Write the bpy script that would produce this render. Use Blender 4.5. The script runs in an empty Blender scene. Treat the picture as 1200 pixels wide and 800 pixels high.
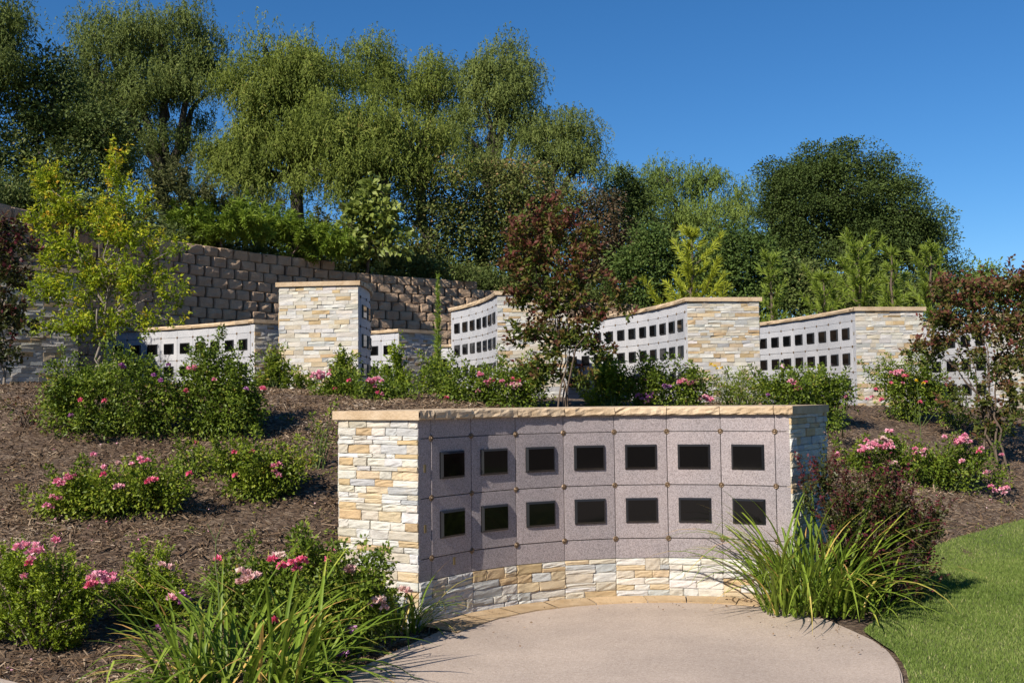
import bpy, bmesh, math, random
import numpy as np
from mathutils import Matrix, Vector

SC = bpy.context.scene
COL = SC.collection
RAD = math.radians
rng = np.random.default_rng(7)

# ------------------------------------------------------------------ camera
F = 1167.0
EYE = np.array([0.0, 0.0, 1.54])
_p, _r = RAD(3.21), RAD(0.6)
_f = np.array([0, math.cos(_p), math.sin(_p)])
_u0 = np.array([0, -math.sin(_p), math.cos(_p)])
_r0 = np.array([1.0, 0, 0])
RIGHT = math.cos(_r) * _r0 - math.sin(_r) * _u0
UP = math.sin(_r) * _r0 + math.cos(_r) * _u0

cam = bpy.data.cameras.new('camera')
cam.sensor_width = 36.0
cam.lens = F / 1200 * 36
cam.clip_start = 0.05
cam.clip_end = 3000
co = bpy.data.objects.new('camera', cam)
COL.objects.link(co)
M = Matrix.Identity(4)
for i in range(3):
    M[i][0] = RIGHT[i]; M[i][1] = UP[i]; M[i][2] = -_f[i]; M[i][3] = EYE[i]
co.matrix_world = M
SC.camera = co

def ray(px, py):
    return _f + (px - 600) / F * RIGHT + (400 - py) / F * UP

def at(px, py, D):
    """a measured place: the point seen at (px,py) of the photograph, D metres ahead"""
    d = ray(px, py)
    return EYE + d * (D / d[1])

def ground(px, py, z=0.0):
    d = ray(px, py)
    return EYE + d * ((z - EYE[2]) / d[2])

# ------------------------------------------------------------------ terrain
def sstep(t):
    t = np.clip(t, 0, 1)
    return t * t * (3 - 2 * t)

def ter(X, Y):
    X = np.asarray(X, float); Y = np.asarray(Y, float)
    toe = np.interp(X, [-10, -3, -1.7, -1.1, -.6, 0, 2, 2.6, 6, 12], [5.6, 6.1, 6.5, 6.95, 7.2, 8.0, 8.1, 8.0, 10.0, 12.2])
    top = np.interp(X, [-10, -3, 0, 2.5, 6, 12], [11, 11.3, 11.3, 12.0, 13.8, 16.5])
    zt = np.interp(X, [-10, -5, -3, 0, 4.5, 8], [1.80, 1.72, 1.64, 1.5, 1.34, 1.25])
    base = -0.03 + np.where(X > 1.5, 0.022 * np.clip(Y - 6.3, 0, 5), 0.0)
    t = np.clip((Y - toe) / (top - toe), 0, 1)
    s = 0.55 * t + 0.45 * sstep(t)
    z = base * (1 - s) + zt * s
    z = z + (0.03 * np.sin(X * 2.1 + Y * 1.3) * np.sin(Y * 2.7 - X * .8) + .014 * np.sin(X * 6.3 - Y * 4.1) * np.sin(Y * 7.7 + X * 2.9)) * sstep(t * 4)
    rise = sstep((Y - 19.5) / 9.0) * 1.7 * sstep((X - 1.0) / 4)
    z = z + rise
    far = sstep((Y - 55) / 150.0)
    side = sstep((np.abs(X) - 60) / 150.0)
    return z * (1 - far) * (1 - side) - .5 * np.maximum(far, side)

def terz(x, y):
    return float(ter(x, y))

# ------------------------------------------------------------------ materials
MATS = {}
def newmat(name):
    m = bpy.data.materials.new(name)
    m.use_nodes = True
    nt = m.node_tree
    for n in list(nt.nodes):
        nt.nodes.remove(n)
    out = nt.nodes.new('ShaderNodeOutputMaterial')
    bs = nt.nodes.new('ShaderNodeBsdfPrincipled')
    nt.links.new(bs.outputs[0], out.inputs[0])
    MATS[name] = m
    return m, nt, bs, out

def N(nt, typ, **kw):
    n = nt.nodes.new(typ)
    for k, v in kw.items():
        if k.startswith('i_'):
            n.inputs[k[2:].replace('_', ' ')].default_value = v
        else:
            setattr(n, k, v)
    return n

def ramp(nt, stops, interp='LINEAR'):
    r = nt.nodes.new('ShaderNodeValToRGB')
    cr = r.color_ramp
    cr.interpolation = interp
    while len(cr.elements) < len(stops):
        cr.elements.new(0.5)
    for e, (p, c) in zip(cr.elements, stops):
        e.position = p
        e.color = (c[0], c[1], c[2], 1)
    return r

def pos(nt, scale=1.0):
    g = nt.nodes.new('ShaderNodeNewGeometry')
    return g.outputs['Position']

def mixcol(nt, a, b, fac, mode='MIX'):
    m = nt.nodes.new('ShaderNodeMix')
    m.data_type = 'RGBA'; m.blend_type = mode
    for sock, v in ((m.inputs[0], fac), (m.inputs[6], a), (m.inputs[7], b)):
        if hasattr(v, 'is_output') or isinstance(v, bpy.types.NodeSocket):
            nt.links.new(v, sock)
        elif isinstance(v, (int, float)):
            sock.default_value = v
        else:
            sock.default_value = (v[0], v[1], v[2], 1)
    return m.outputs[2]

def noise(nt, vec, scale, detail=4, rough=.6):
    n = N(nt, 'ShaderNodeTexNoise', i_Scale=scale, i_Detail=detail, i_Roughness=rough)
    nt.links.new(vec, n.inputs['Vector'])
    return n

def bump(nt, bs, h, strength, dist):
    b = N(nt, 'ShaderNodeBump', i_Strength=strength, i_Distance=dist)
    nt.links.new(h, b.inputs['Height'])
    nt.links.new(b.outputs[0], bs.inputs['Normal'])
    return b

def leafmat(name, stops, transl=.3, rough=.5, spec=.3):
    m, nt, bs, out = newmat(name)
    a = N(nt, 'ShaderNodeAttribute', attribute_name='tone')
    r = ramp(nt, stops)
    nt.links.new(a.outputs['Fac'], r.inputs[0])
    nt.links.new(r.outputs[0], bs.inputs['Base Color'])
    bs.inputs['Roughness'].default_value = rough
    bs.inputs['Specular IOR Level'].default_value = spec
    if transl > 0:
        t = N(nt, 'ShaderNodeBsdfTranslucent')
        c = mixcol(nt, r.outputs[0], (.75, .95, .2), .35, 'MULTIPLY')
        c2 = mixcol(nt, c, r.outputs[0], .45)
        nt.links.new(c2, t.inputs['Color'])
        mx = N(nt, 'ShaderNodeMixShader', i_Fac=transl)
        nt.links.new(bs.outputs[0], mx.inputs[1])
        nt.links.new(t.outputs[0], mx.inputs[2])
        nt.links.new(mx.outputs[0], out.inputs[0])
    return m

leafmat('leaf_pepper', [(0, (0.0843, 0.1113, 0.0212)), (0.5, (0.1986, 0.2419, 0.0446)), (0.85, (0.2828, 0.3169, 0.0679)), (1, (0.337, 0.2903, 0.085))], .38, .6, .12)
leafmat('leaf_pepper_cool', [(0, (0.0769, 0.1026, 0.0266)), (0.5, (0.176, 0.2176, 0.0553)), (1, (0.2664, 0.2994, 0.085))], .38, .6, .12)
leafmat('leaf_pepper_far', [(0, (0.0978, 0.138, 0.0322)), (0.5, (0.1978, 0.264, 0.0575)), (1, (0.276, 0.342, 0.0897))], .38, .6, .12)
leafmat('leaf_oak', [(0, (0.0301, 0.0482, 0.0112)), (0.5, (0.0655, 0.0963, 0.0223)), (1, (0.1151, 0.1493, 0.039))], .15, .6, .12)
leafmat('leaf_laurel', [(0, (0.0483, 0.0696, 0.0161)), (0.5, (0.1035, 0.1368, 0.0345)), (0.85, (0.161, 0.174, 0.0552)), (1, (0.207, 0.18, 0.069))], .2, .6, .12)
leafmat('leaf_sumac', [(0, (0.06, 0.083, 0.0192)), (0.5, (0.126, 0.1513, 0.0384)), (0.8, (0.186, 0.183, 0.054)), (1, (0.3, 0.1708, 0.084))], .2, .6, .12)
leafmat('leaf_sumac_red', [(0, (.05, .045, .018)), (.5, (.085, .068, .03)), (1, (.16, .075, .045))], .2)
leafmat('leaf_toyon', [(0, (0.0384, 0.065, 0.0144)), (0.5, (0.084, 0.1313, 0.0288)), (1, (0.156, 0.1938, 0.0504))], .18, .6, .12)
leafmat('leaf_pine', [(0, (.10, .145, .018)), (.5, (.21, .28, .035)), (1, (.33, .38, .055))], .25)
leafmat('leaf_pine_bright', [(0, (.16, .19, .016)), (.5, (.34, .38, .03)), (1, (.48, .48, .05))], .25)
leafmat('leaf_hedge', [(0, (0.0935, 0.1456, 0.0176)), (0.5, (0.22, 0.3024, 0.0352)), (1, (0.341, 0.4144, 0.055))], .32, .5, .15)
leafmat('leaf_dry', [(0, (.055, .062, .020)), (.5, (.115, .125, .042)), (1, (.19, .16, .07))], .25, .6, .12)
leafmat('leaf_sycamore', [(0, (0.115, 0.1495, 0.023)), (0.5, (0.2185, 0.2645, 0.0517)), (1, (0.368, 0.4025, 0.1265))], .3)
leafmat('leaf_rose', [(0, (0.0532, 0.0844, 0.0098)), (0.5, (0.1332, 0.1933, 0.0195)), (0.9, (0.2538, 0.2871, 0.0351)), (1, (0.3299, 0.2226, 0.0586))], .3, .45, .22)
leafmat('leaf_rose_light', [(0, (0.0718, 0.1109, 0.011)), (0.5, (0.1794, 0.2385, 0.0221)), (0.88, (0.299, 0.3217, 0.035)), (1, (0.3349, 0.2107, 0.0552))], .3, .45, .22)
leafmat('leaf_box', [(0, (0.078, 0.122, 0.0096)), (0.5, (0.204, 0.2745, 0.0192)), (1, (0.384, 0.427, 0.036))], .28, .42, .3)
leafmat('leaf_yellow', [(0, (0.1192, 0.1728, 0.0108)), (0.42, (0.2782, 0.3564, 0.0173)), (0.75, (0.4571, 0.432, 0.0238)), (1, (0.5763, 0.324, 0.0324))], .34, .5, .2)
leafmat('leaf_crape', [(0, (.050, .080, .012)), (.36, (.125, .150, .022)), (.5, (.15, .10, .028)), (.68, (.115, .046, .028)), (1, (.175, .048, .038))], .3, .5, .22)
leafmat('leaf_crape_red', [(0, (.050, .078, .014)), (.44, (.125, .135, .026)), (.64, (.145, .085, .034)), (.84, (.13, .050, .034)), (1, (.19, .055, .045))], .3, .5, .22)
leafmat('leaf_plum', [(0, (0.034, 0.0467, 0.0108)), (0.46, (0.0808, 0.0892, 0.0216)), (0.62, (0.0723, 0.0425, 0.0198)), (0.8, (0.0723, 0.017, 0.0198)), (1, (0.1275, 0.0221, 0.0342))], .22, .4, .25)
leafmat('blade_lily', [(0, (0.0758, 0.1288, 0.0121)), (0.5, (0.1859, 0.264, 0.029)), (0.9, (0.3443, 0.3993, 0.058)), (0.96, (0.6336, 0.4508, 0.1207)), (1, (0.551, 0.2962, 0.0966))], .3, .45, .22)
leafmat('blade_lawn', [(0, (0.08, 0.1313, 0.02)), (0.45, (0.16, 0.2258, 0.045)), (0.8, (0.25, 0.3045, 0.08)), (1, (0.44, 0.4095, 0.19))], .3, .6, .12)
leafmat('petal_pink', [(0, (.66, .14, .27)), (.5, (.86, .36, .48)), (1, (.93, .64, .68))], .3)
leafmat('petal_hot', [(0, (.66, .05, .15)), (.5, (.82, .14, .27)), (1, (.90, .34, .42))], .3)
leafmat('petal_faded', [(0, (.42, .22, .16)), (.5, (.72, .42, .42)), (1, (.85, .72, .62))], .3)
leafmat('petal_purple', [(0, (.30, .06, .25)), (.5, (.50, .18, .45)), (1, (.66, .38, .62))], .3)
leafmat('petal_yellow', [(0, (.80, .50, .01)), (1, (.90, .70, .03))], .3)
leafmat('mulch_chip', [(0, (0.055, 0.0313, 0.0172)), (0.35, (0.145, 0.092, 0.0541)), (0.65, (0.255, 0.1794, 0.1148)), (0.88, (0.38, 0.2944, 0.205)), (1, (0.58, 0.4784, 0.369))], 0, .9, .08)

def barkmat(name, a, b, sc=14):
    m, nt, bs, out = newmat(name)
    p = pos(nt)
    mp = N(nt, 'ShaderNodeMapping'); mp.inputs['Scale'].default_value = (1, 1, .25)
    nt.links.new(p, mp.inputs[0])
    n = noise(nt, mp.outputs[0], sc, 6)
    r = ramp(nt, [(.3, a), (.7, b)])
    nt.links.new(n.outputs[0], r.inputs[0])
    nt.links.new(r.outputs[0], bs.inputs['Base Color'])
    bs.inputs['Roughness'].default_value = .9
    bump(nt, bs, n.outputs[0], .6, .02)
barkmat('bark_dark', (.03, .024, .018), (.075, .06, .045))
barkmat('bark_grey', (.16, .13, .10), (.33, .28, .22), 30)
barkmat('bark_brown', (.075, .052, .035), (.16, .115, .080), 25)
barkmat('stem_green', (.06, .09, .02), (.12, .16, .04), 30)

# ledger stone: colour of each stone sits in the 'col' attribute of its faces
m, nt, bs, out = newmat('ledgestone')
a = N(nt, 'ShaderNodeAttribute', attribute_name='col')
p = pos(nt)
mp = N(nt, 'ShaderNodeMapping'); mp.inputs['Scale'].default_value = (1, 1, 2.2)
nt.links.new(p, mp.inputs[0])
n1 = noise(nt, mp.outputs[0], 9, 6, .65)
n2 = noise(nt, mp.outputs[0], 45, 5, .7)
r1 = ramp(nt, [(.34, (.70, .68, .66)), (.5, (1, 1, .98)), (.62, (1, .97, .90)), (.76, (.98, .80, .54))])
nt.links.new(n1.outputs[0], r1.inputs[0])
c = mixcol(nt, a.outputs['Color'], r1.outputs[0], .62, 'MULTIPLY')
r2 = ramp(nt, [(.3, (.7, .7, .7)), (.6, (1, 1, 1))])
nt.links.new(n2.outputs[0], r2.inputs[0])
c = mixcol(nt, c, r2.outputs[0], .5, 'MULTIPLY')
nt.links.new(c, bs.inputs['Base Color'])
bs.inputs['Roughness'].default_value = .8
bump(nt, bs, n2.outputs[0], .55, .012)

m, nt, bs, out = newmat('mortar')
bs.inputs['Base Color'].default_value = (.16, .14, .12, 1)
bs.inputs['Roughness'].default_value = .95

def granite(name, lo, mid, hi, warm):
    m, nt, bs, out = newmat(name)
    p = pos(nt)
    v = N(nt, 'ShaderNodeTexVoronoi', i_Scale=210.0)
    nt.links.new(p, v.inputs['Vector'])
    n = noise(nt, p, 120, 3, .7)
    sep = N(nt, 'ShaderNodeSeparateColor'); nt.links.new(v.outputs['Color'], sep.inputs[0])
    ad = N(nt, 'ShaderNodeMath', operation='MULTIPLY_ADD'); ad.inputs[1].default_value = .56; ad.inputs[2].default_value = .02
    nt.links.new(sep.outputs[0], ad.inputs[0])
    ad2 = N(nt, 'ShaderNodeMath', operation='MULTIPLY_ADD'); ad2.inputs[1].default_value = .5
    nt.links.new(n.outputs[0], ad2.inputs[0]); nt.links.new(ad.outputs[0], ad2.inputs[2])
    r = ramp(nt, [(.12, lo), (.42, mid), (.75, hi)])
    nt.links.new(ad2.outputs[0], r.inputs[0])
    big = noise(nt, p, 2.2, 4, .6)
    rb = ramp(nt, [(.35, (.86, .86, .87)), (.65, warm)])
    nt.links.new(big.outputs[0], rb.inputs[0])
    c = mixcol(nt, r.outputs[0], rb.outputs[0], .8, 'MULTIPLY')
    oi = N(nt, 'ShaderNodeObjectInfo')
    rv = ramp(nt, [(0, (.85, .84, .84)), (.5, (.97, .97, .97)), (1, (1.08, 1.06, 1.04))]); nt.links.new(oi.outputs['Random'], rv.inputs[0])
    c = mixcol(nt, c, rv.outputs[0], 1.0, 'MULTIPLY')
    # pale run-off streaks, a stain of the stone itself
    mp = N(nt, 'ShaderNodeMapping'); mp.inputs['Scale'].default_value = (14, 14, .7)
    nt.links.new(p, mp.inputs[0])
    st = noise(nt, mp.outputs[0], 1.0, 3, .5)
    rs = ramp(nt, [(.66, (0, 0, 0)), (.76, (1, 1, 1))])
    nt.links.new(st.outputs[0], rs.inputs[0])
    f = N(nt, 'ShaderNodeMath', operation='MULTIPLY'); f.inputs[1].default_value = .30
    nt.links.new(rs.outputs[0], f.inputs[0])
    c = mixcol(nt, c, hi, f.outputs[0])
    nt.links.new(c, bs.inputs['Base Color'])
    bs.inputs['Roughness'].default_value = .62
    bump(nt, bs, ad2.outputs[0], .4, .006)
granite('granite_rose', (.105, .088, .088), (.238, .204, .203), (.365, .322, .32), (1.04, 1.0, .98))
granite('granite_pale', (.25, .255, .268), (.41, .416, .436), (.52, .527, .545), (1.02, 1.0, .99))

m, nt, bs, out = newmat('polished_black')
p = pos(nt); n = noise(nt, p, 260, 2)
r = ramp(nt, [(.5, (.002, .002, .0022)), (.72, (.006, .006, .0065))])
nt.links.new(n.outputs[0], r.inputs[0]); nt.links.new(r.outputs[0], bs.inputs['Base Color'])
bs.inputs['Roughness'].default_value = .06
bs.inputs['Specular IOR Level'].default_value = .32

m, nt, bs, out = newmat('honed_black')
bs.inputs['Base Color'].default_value = (.015, .016, .018, 1); bs.inputs['Roughness'].default_value = .28
m, nt, bs, out = newmat('bronze')
p = pos(nt); n = noise(nt, p, 120, 3)
r = ramp(nt, [(.35, (.10, .065, .04)), (.65, (.24, .165, .10))])
nt.links.new(n.outputs[0], r.inputs[0]); nt.links.new(r.outputs[0], bs.inputs['Base Color'])
bs.inputs['Metallic'].default_value = .6; bs.inputs['Roughness'].default_value = .5
m, nt, bs, out = newmat('brass_tag')
bs.inputs['Base Color'].default_value = (.22, .165, .075, 1)
bs.inputs['Metallic'].default_value = .5; bs.inputs['Roughness'].default_value = .5

# sandstone coping and flags
def sandstone(name, lo, hi):
    m, nt, bs, out = newmat(name)
    a = N(nt, 'ShaderNodeAttribute', attribute_name='col')
    p = pos(nt)
    n1 = noise(nt, p, 5, 6, .65); n2 = noise(nt, p, 55, 5, .7)
    r1 = ramp(nt, [(.3, lo), (.7, hi)])
    nt.links.new(n1.outputs[0], r1.inputs[0])
    c = mixcol(nt, r1.outputs[0], a.outputs['Color'], .85, 'MULTIPLY')
    r2 = ramp(nt, [(.3, (.72, .7, .68)), (.62, (1, 1, 1))])
    nt.links.new(n2.outputs[0], r2.inputs[0])
    c = mixcol(nt, c, r2.outputs[0], .5, 'MULTIPLY')
    nt.links.new(c, bs.inputs['Base Color'])
    bs.inputs['Roughness'].default_value = .85
    bump(nt, bs, n2.outputs[0], .6, .015)
sandstone('sandstone', (.44, .31, .18), (.66, .52, .36))
sandstone('flagstone', (.40, .27, .14), (.62, .47, .30))

m, nt, bs, out = newmat('split_block')
a = N(nt, 'ShaderNodeAttribute', attribute_name='col')
p = pos(nt)
n1 = noise(nt, p, 3, 5, .65); n2 = noise(nt, p, 28, 6, .75)
r1 = ramp(nt, [(.3, (.34, .235, .155)), (.7, (.50, .365, .250))])
nt.links.new(n1.outputs[0], r1.inputs[0])
c = mixcol(nt, r1.outputs[0], a.outputs['Color'], .8, 'MULTIPLY')
nt.links.new(c, bs.inputs['Base Color']); bs.inputs['Roughness'].default_value = .95
bump(nt, bs, n2.outputs[0], .8, .05)

m, nt, bs, out = newmat('aggregate')
p = pos(nt)
v = N(nt, 'ShaderNodeTexVoronoi', i_Scale=120.0); nt.links.new(p, v.inputs['Vector'])
sep = N(nt, 'ShaderNodeSeparateColor'); nt.links.new(v.outputs['Color'], sep.inputs[0])
r = ramp(nt, [(0, (.36, .28, .225)), (.35, (.42, .337, .27)), (.75, (.45, .365, .297)), (1, (.50, .41, .34))])
nt.links.new(sep.outputs[0], r.inputs[0])
n1 = noise(nt, p, 1.3, 5, .6)
mp = N(nt, 'ShaderNodeMapping'); mp.inputs['Scale'].default_value = (.5, 2.6, 1); mp.inputs['Rotation'].default_value = (0, 0, .12)
nt.links.new(p, mp.inputs[0])
n3 = noise(nt, mp.outputs[0], 1.1, 4, .6)
r1 = ramp(nt, [(.34, (.86, .85, .84)), (.62, (1.03, 1.02, 1.0))]); nt.links.new(n1.outputs[0], r1.inputs[0])
r3 = ramp(nt, [(.36, (.94, .935, .93)), (.56, (1.01, 1.005, 1.0))]); nt.links.new(n3.outputs[0], r3.inputs[0])
c = mixcol(nt, r.outputs[0], r1.outputs[0], 1.0, 'MULTIPLY')
c = mixcol(nt, c, r3.outputs[0], .8, 'MULTIPLY')
nt.links.new(c, bs.inputs['Base Color']); bs.inputs['Roughness'].default_value = .85
bump(nt, bs, v.outputs['Distance'], .35, .004)

m, nt, bs, out = newmat('soil')
p = pos(nt)
n1 = noise(nt, p, 60, 6, .75); n2 = noise(nt, p, 1.3, 4, .6)
mp = N(nt, 'ShaderNodeMapping'); mp.inputs['Scale'].default_value = (30, 75, 30); mp.inputs['Rotation'].default_value = (0, 0, .8)
nt.links.new(p, mp.inputs[0])
v = N(nt, 'ShaderNodeTexVoronoi', i_Scale=1.0); nt.links.new(mp.outputs[0], v.inputs['Vector'])
sep = N(nt, 'ShaderNodeSeparateColor'); nt.links.new(v.outputs['Color'], sep.inputs[0])
r = ramp(nt, [(0, (.05, .030, .017)), (.5, (.13, .084, .052)), (.85, (.22, .155, .102)), (1, (.33, .26, .19))])
nt.links.new(sep.outputs[0], r.inputs[0])
r2 = ramp(nt, [(.35, (.72, .64, .58)), (.65, (1.12, 1.1, 1.08))]); nt.links.new(n2.outputs[0], r2.inputs[0])
c = mixcol(nt, r.outputs[0], r2.outputs[0], 1.0, 'MULTIPLY')
r4 = ramp(nt, [(.3, (.5, .5, .5)), (.6, (1.05, 1.05, 1.05))]); nt.links.new(n1.outputs[0], r4.inputs[0])
c = mixcol(nt, c, r4.outputs[0], .8, 'MULTIPLY')
nt.links.new(c, bs.inputs['Base Color']); bs.inputs['Roughness'].default_value = .95
bump(nt, bs, n1.outputs[0], .9, .03)

m, nt, bs, out = newmat('turf')
p = pos(nt); n1 = noise(nt, p, 90, 5, .7); n2 = noise(nt, p, .9, 4)
r = ramp(nt, [(.3, (.08, .105, .025)), (.7, (.17, .195, .055))]); nt.links.new(n1.outputs[0], r.inputs[0])
r2 = ramp(nt, [(.35, (.8, .85, .8)), (.65, (1.12, 1.08, 1.0))]); nt.links.new(n2.outputs[0], r2.inputs[0])
c = mixcol(nt, r.outputs[0], r2.outputs[0], 1.0, 'MULTIPLY')
nt.links.new(c, bs.inputs['Base Color']); bs.inputs['Roughness'].default_value = .9
bump(nt, bs, n1.outputs[0], .8, .02)

m, nt, bs, out = newmat('hill_scrub')
p = pos(nt); n1 = noise(nt, p, 3.5, 6, .7)
r = ramp(nt, [(.3, (.05, .06, .02)), (.55, (.11, .11, .045)), (.75, (.19, .15, .08))]); nt.links.new(n1.outputs[0], r.inputs[0])
nt.links.new(r.outputs[0], bs.inputs['Base Color']); bs.inputs['Roughness'].default_value = .95

# ------------------------------------------------------------------ mesh helpers
def raw_mesh(name, V, Fc, nside, tone=None, col=None, mat=None, smooth=False):
    """V (n,3), Fc (m,nside) -> mesh with a per-face 'tone' or 'col' attribute"""
    V = np.ascontiguousarray(V, np.float32); Fc = np.ascontiguousarray(Fc, np.int32)
    me = bpy.data.meshes.new(name)
    me.vertices.add(len(V)); me.vertices.foreach_set('co', V.ravel())
    me.loops.add(Fc.size); me.loops.foreach_set('vertex_index', Fc.ravel())
    me.polygons.add(len(Fc))
    me.polygons.foreach_set('loop_start', np.arange(0, Fc.size, nside, dtype=np.int32))
    me.polygons.foreach_set('loop_total', np.full(len(Fc), nside, np.int32))
    if tone is not None:
        at_ = me.attributes.new('tone', 'FLOAT', 'FACE')
        at_.data.foreach_set('value', np.ascontiguousarray(tone, np.float32))
    if col is not None:
        c4 = np.ones((len(Fc), 4), np.float32); c4[:, :3] = col
        at_ = me.attributes.new('col', 'FLOAT_COLOR', 'FACE')
        at_.data.foreach_set('color', c4.ravel())
    if mat: me.materials.append(MATS[mat])
    me.update(calc_edges=True)
    me.polygons.foreach_set('use_smooth', np.full(len(Fc), bool(smooth)))
    me.validate()
    return me

def link(name, me, parent=None, loc=(0, 0, 0), rotz=0.0):
    o = bpy.data.objects.new(name, me)
    COL.objects.link(o)
    o.location = loc
    o.rotation_euler = (0, 0, rotz)
    if parent is not None: o.parent = parent
    return o

def tag(o, label=None, cat=None, group=None, kind=None):
    if label: o['label'] = label
    if cat: o['category'] = cat
    if group: o['group'] = group
    if cat and not kind: kind = 'thing'
    if kind: o['kind'] = kind
    return o

def empty(name, loc, label, cat, group=None):
    o = bpy.data.objects.new(name, None)
    o.empty_display_size = .2
    COL.objects.link(o)
    o.location = [float(v) for v in loc]
    return tag(o, label, cat, group)

class QB:
    """collects quads with a colour each"""
    def __init__(s): s.V = []; s.F = []; s.C = []
    def grid(s, P, col):
        """P (a,b,3) grid of points"""
        a, b, _ = P.shape
        k = sum(len(v) for v in s.V)
        s.V.append(P.reshape(-1, 3))
        i, j = np.meshgrid(np.arange(a - 1), np.arange(b - 1), indexing='ij')
        q = np.stack([i * b + j, (i + 1) * b + j, (i + 1) * b + j + 1, i * b + j + 1], -1).reshape(-1, 4) + k
        s.F.append(q); s.C.append(np.tile(np.asarray(col, float), (len(q), 1)))
    def hexa(s, c8, col):
        """8 corners: bottom 4 (ccw from above), top 4"""
        k = sum(len(v) for v in s.V)
        s.V.append(np.asarray(c8, float))
        q = np.array([[3, 2, 1, 0], [4, 5, 6, 7], [0, 1, 5, 4], [1, 2, 6, 5], [2, 3, 7, 6], [3, 0, 4, 7]]) + k
        s.F.append(q); s.C.append(np.tile(np.asarray(col, float), (6, 1)))
    def mesh(s, name, mat, off=(0, 0, 0)):
        V = np.concatenate(s.V) - np.asarray(off, float)
        return raw_mesh(name, V, np.concatenate(s.F), 4, col=np.concatenate(s.C), mat=mat)

class TB:
    """collects tapered tubes"""
    def __init__(s): s.V = []; s.F = []; s.n = 0
    def tube(s, P, R, sides=6):
        P = np.asarray(P, float); n = len(P)
        if np.isscalar(R): R = np.full(n, R)
        R = np.asarray(R, float)
        T = np.gradient(P, axis=0); T /= np.linalg.norm(T, axis=1)[:, None] + 1e-9
        ref = np.array([0, 0, 1.0]) if abs(T[0][2]) < .9 else np.array([1.0, 0, 0])
        A = np.cross(T, ref); A /= np.linalg.norm(A, axis=1)[:, None] + 1e-9
        B = np.cross(T, A)
        th = np.linspace(0, 2 * np.pi, sides, endpoint=False)
        ring = P[:, None] + R[:, None, None] * (np.cos(th)[None, :, None] * A[:, None] + np.sin(th)[None, :, None] * B[:, None])
        s.V.append(ring.reshape(-1, 3))
        i, j = np.meshgrid(np.arange(n - 1), np.arange(sides), indexing='ij')
        j2 = (j + 1) % sides
        q = np.stack([i * sides + j, i * sides + j2, (i + 1) * sides + j2, (i + 1) * sides + j], -1).reshape(-1, 4) + s.n
        s.F.append(q); s.n += n * sides
    def mesh(s, name, mat, off):
        if not s.V: return None
        return raw_mesh(name, np.concatenate(s.V) - np.asarray(off, float), np.concatenate(s.F), 4, mat=mat, smooth=True)

def unit(v):
    return v / (np.linalg.norm(v, axis=-1, keepdims=True) + 1e-9)

def leaf_geo(P, Dv, L, W, r, fold=.18, droop=.12, face=None):
    """rhombic folded leaves: two triangles each. P base points, Dv unit directions"""
    n = len(P)
    L = np.broadcast_to(L, (n,)); W = np.broadcast_to(W, (n,))
    rv = unit(r.normal(size=(n, 3)))
    if face is not None:
        rv = np.cross(unit(face + .55 * rv), Dv) + .05 * rv
        rv = np.cross(Dv, rv)
    S = unit(np.cross(Dv, rv)); Nn = np.cross(S, Dv)
    flip = np.where(Nn[:, 2] < 0, -1.0, 1.0) * np.where(r.random(n) < .85, 1, -1)
    Nn = Nn * flip[:, None]
    tip = P + Dv * L[:, None]; tip[:, 2] -= droop * L
    mid = P + Dv * (L * .42)[:, None] + Nn * (L * fold * .35)[:, None]
    a = mid + S * (W * .5)[:, None]; b = mid - S * (W * .5)[:, None]
    V = np.stack([P, a, tip, b], 1).reshape(-1, 3)
    k = np.arange(n)[:, None] * 4
    Fc = np.stack([k + [0, 1, 2], k + [0, 2, 3]], 1).reshape(-1, 3)
    return V, Fc

def leaf_mesh(name, P, Dv, L, W, tone, mat, off, r, fold=.18, droop=.12, face=None):
    V, Fc = leaf_geo(P, Dv, L, W, r, fold, droop, face)
    return raw_mesh(name, V - np.asarray(off, float), Fc, 3, tone=np.repeat(np.clip(tone, 0, 1), 2), mat=mat)
# ------------------------------------------------------------------ masonry
U = 0.41
STONE = [((.57, .53, .455), .27), ((.575, .555, .52), .31), ((.53, .47, .37), .14), ((.50, .36, .20), .10),
         ((.56, .44, .285), .09), ((.43, .43, .415), .07), ((.62, .58, .52), .03)]
_sc = np.array([c for c, w in STONE]); _sw = np.array([w for c, w in STONE]); _sw /= _sw.sum()

class Path:
    """polyline on the ground with a face normal to its right"""
    def __init__(s, pts):
        s.p = np.asarray(pts, float)
        d = np.diff(s.p, axis=0)
        s.l = np.linalg.norm(d, axis=1)
        s.s = np.concatenate([[0], np.cumsum(s.l)])
        s.t = d / s.l[:, None]
        s.n = np.stack([s.t[:, 1], -s.t[:, 0]], 1)
    def xy(s, k, u, depth):
        """point on segment k, u metres along, depth out of the face"""
        return s.p[k] + s.t[k] * u + s.n[k] * depth

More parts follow.
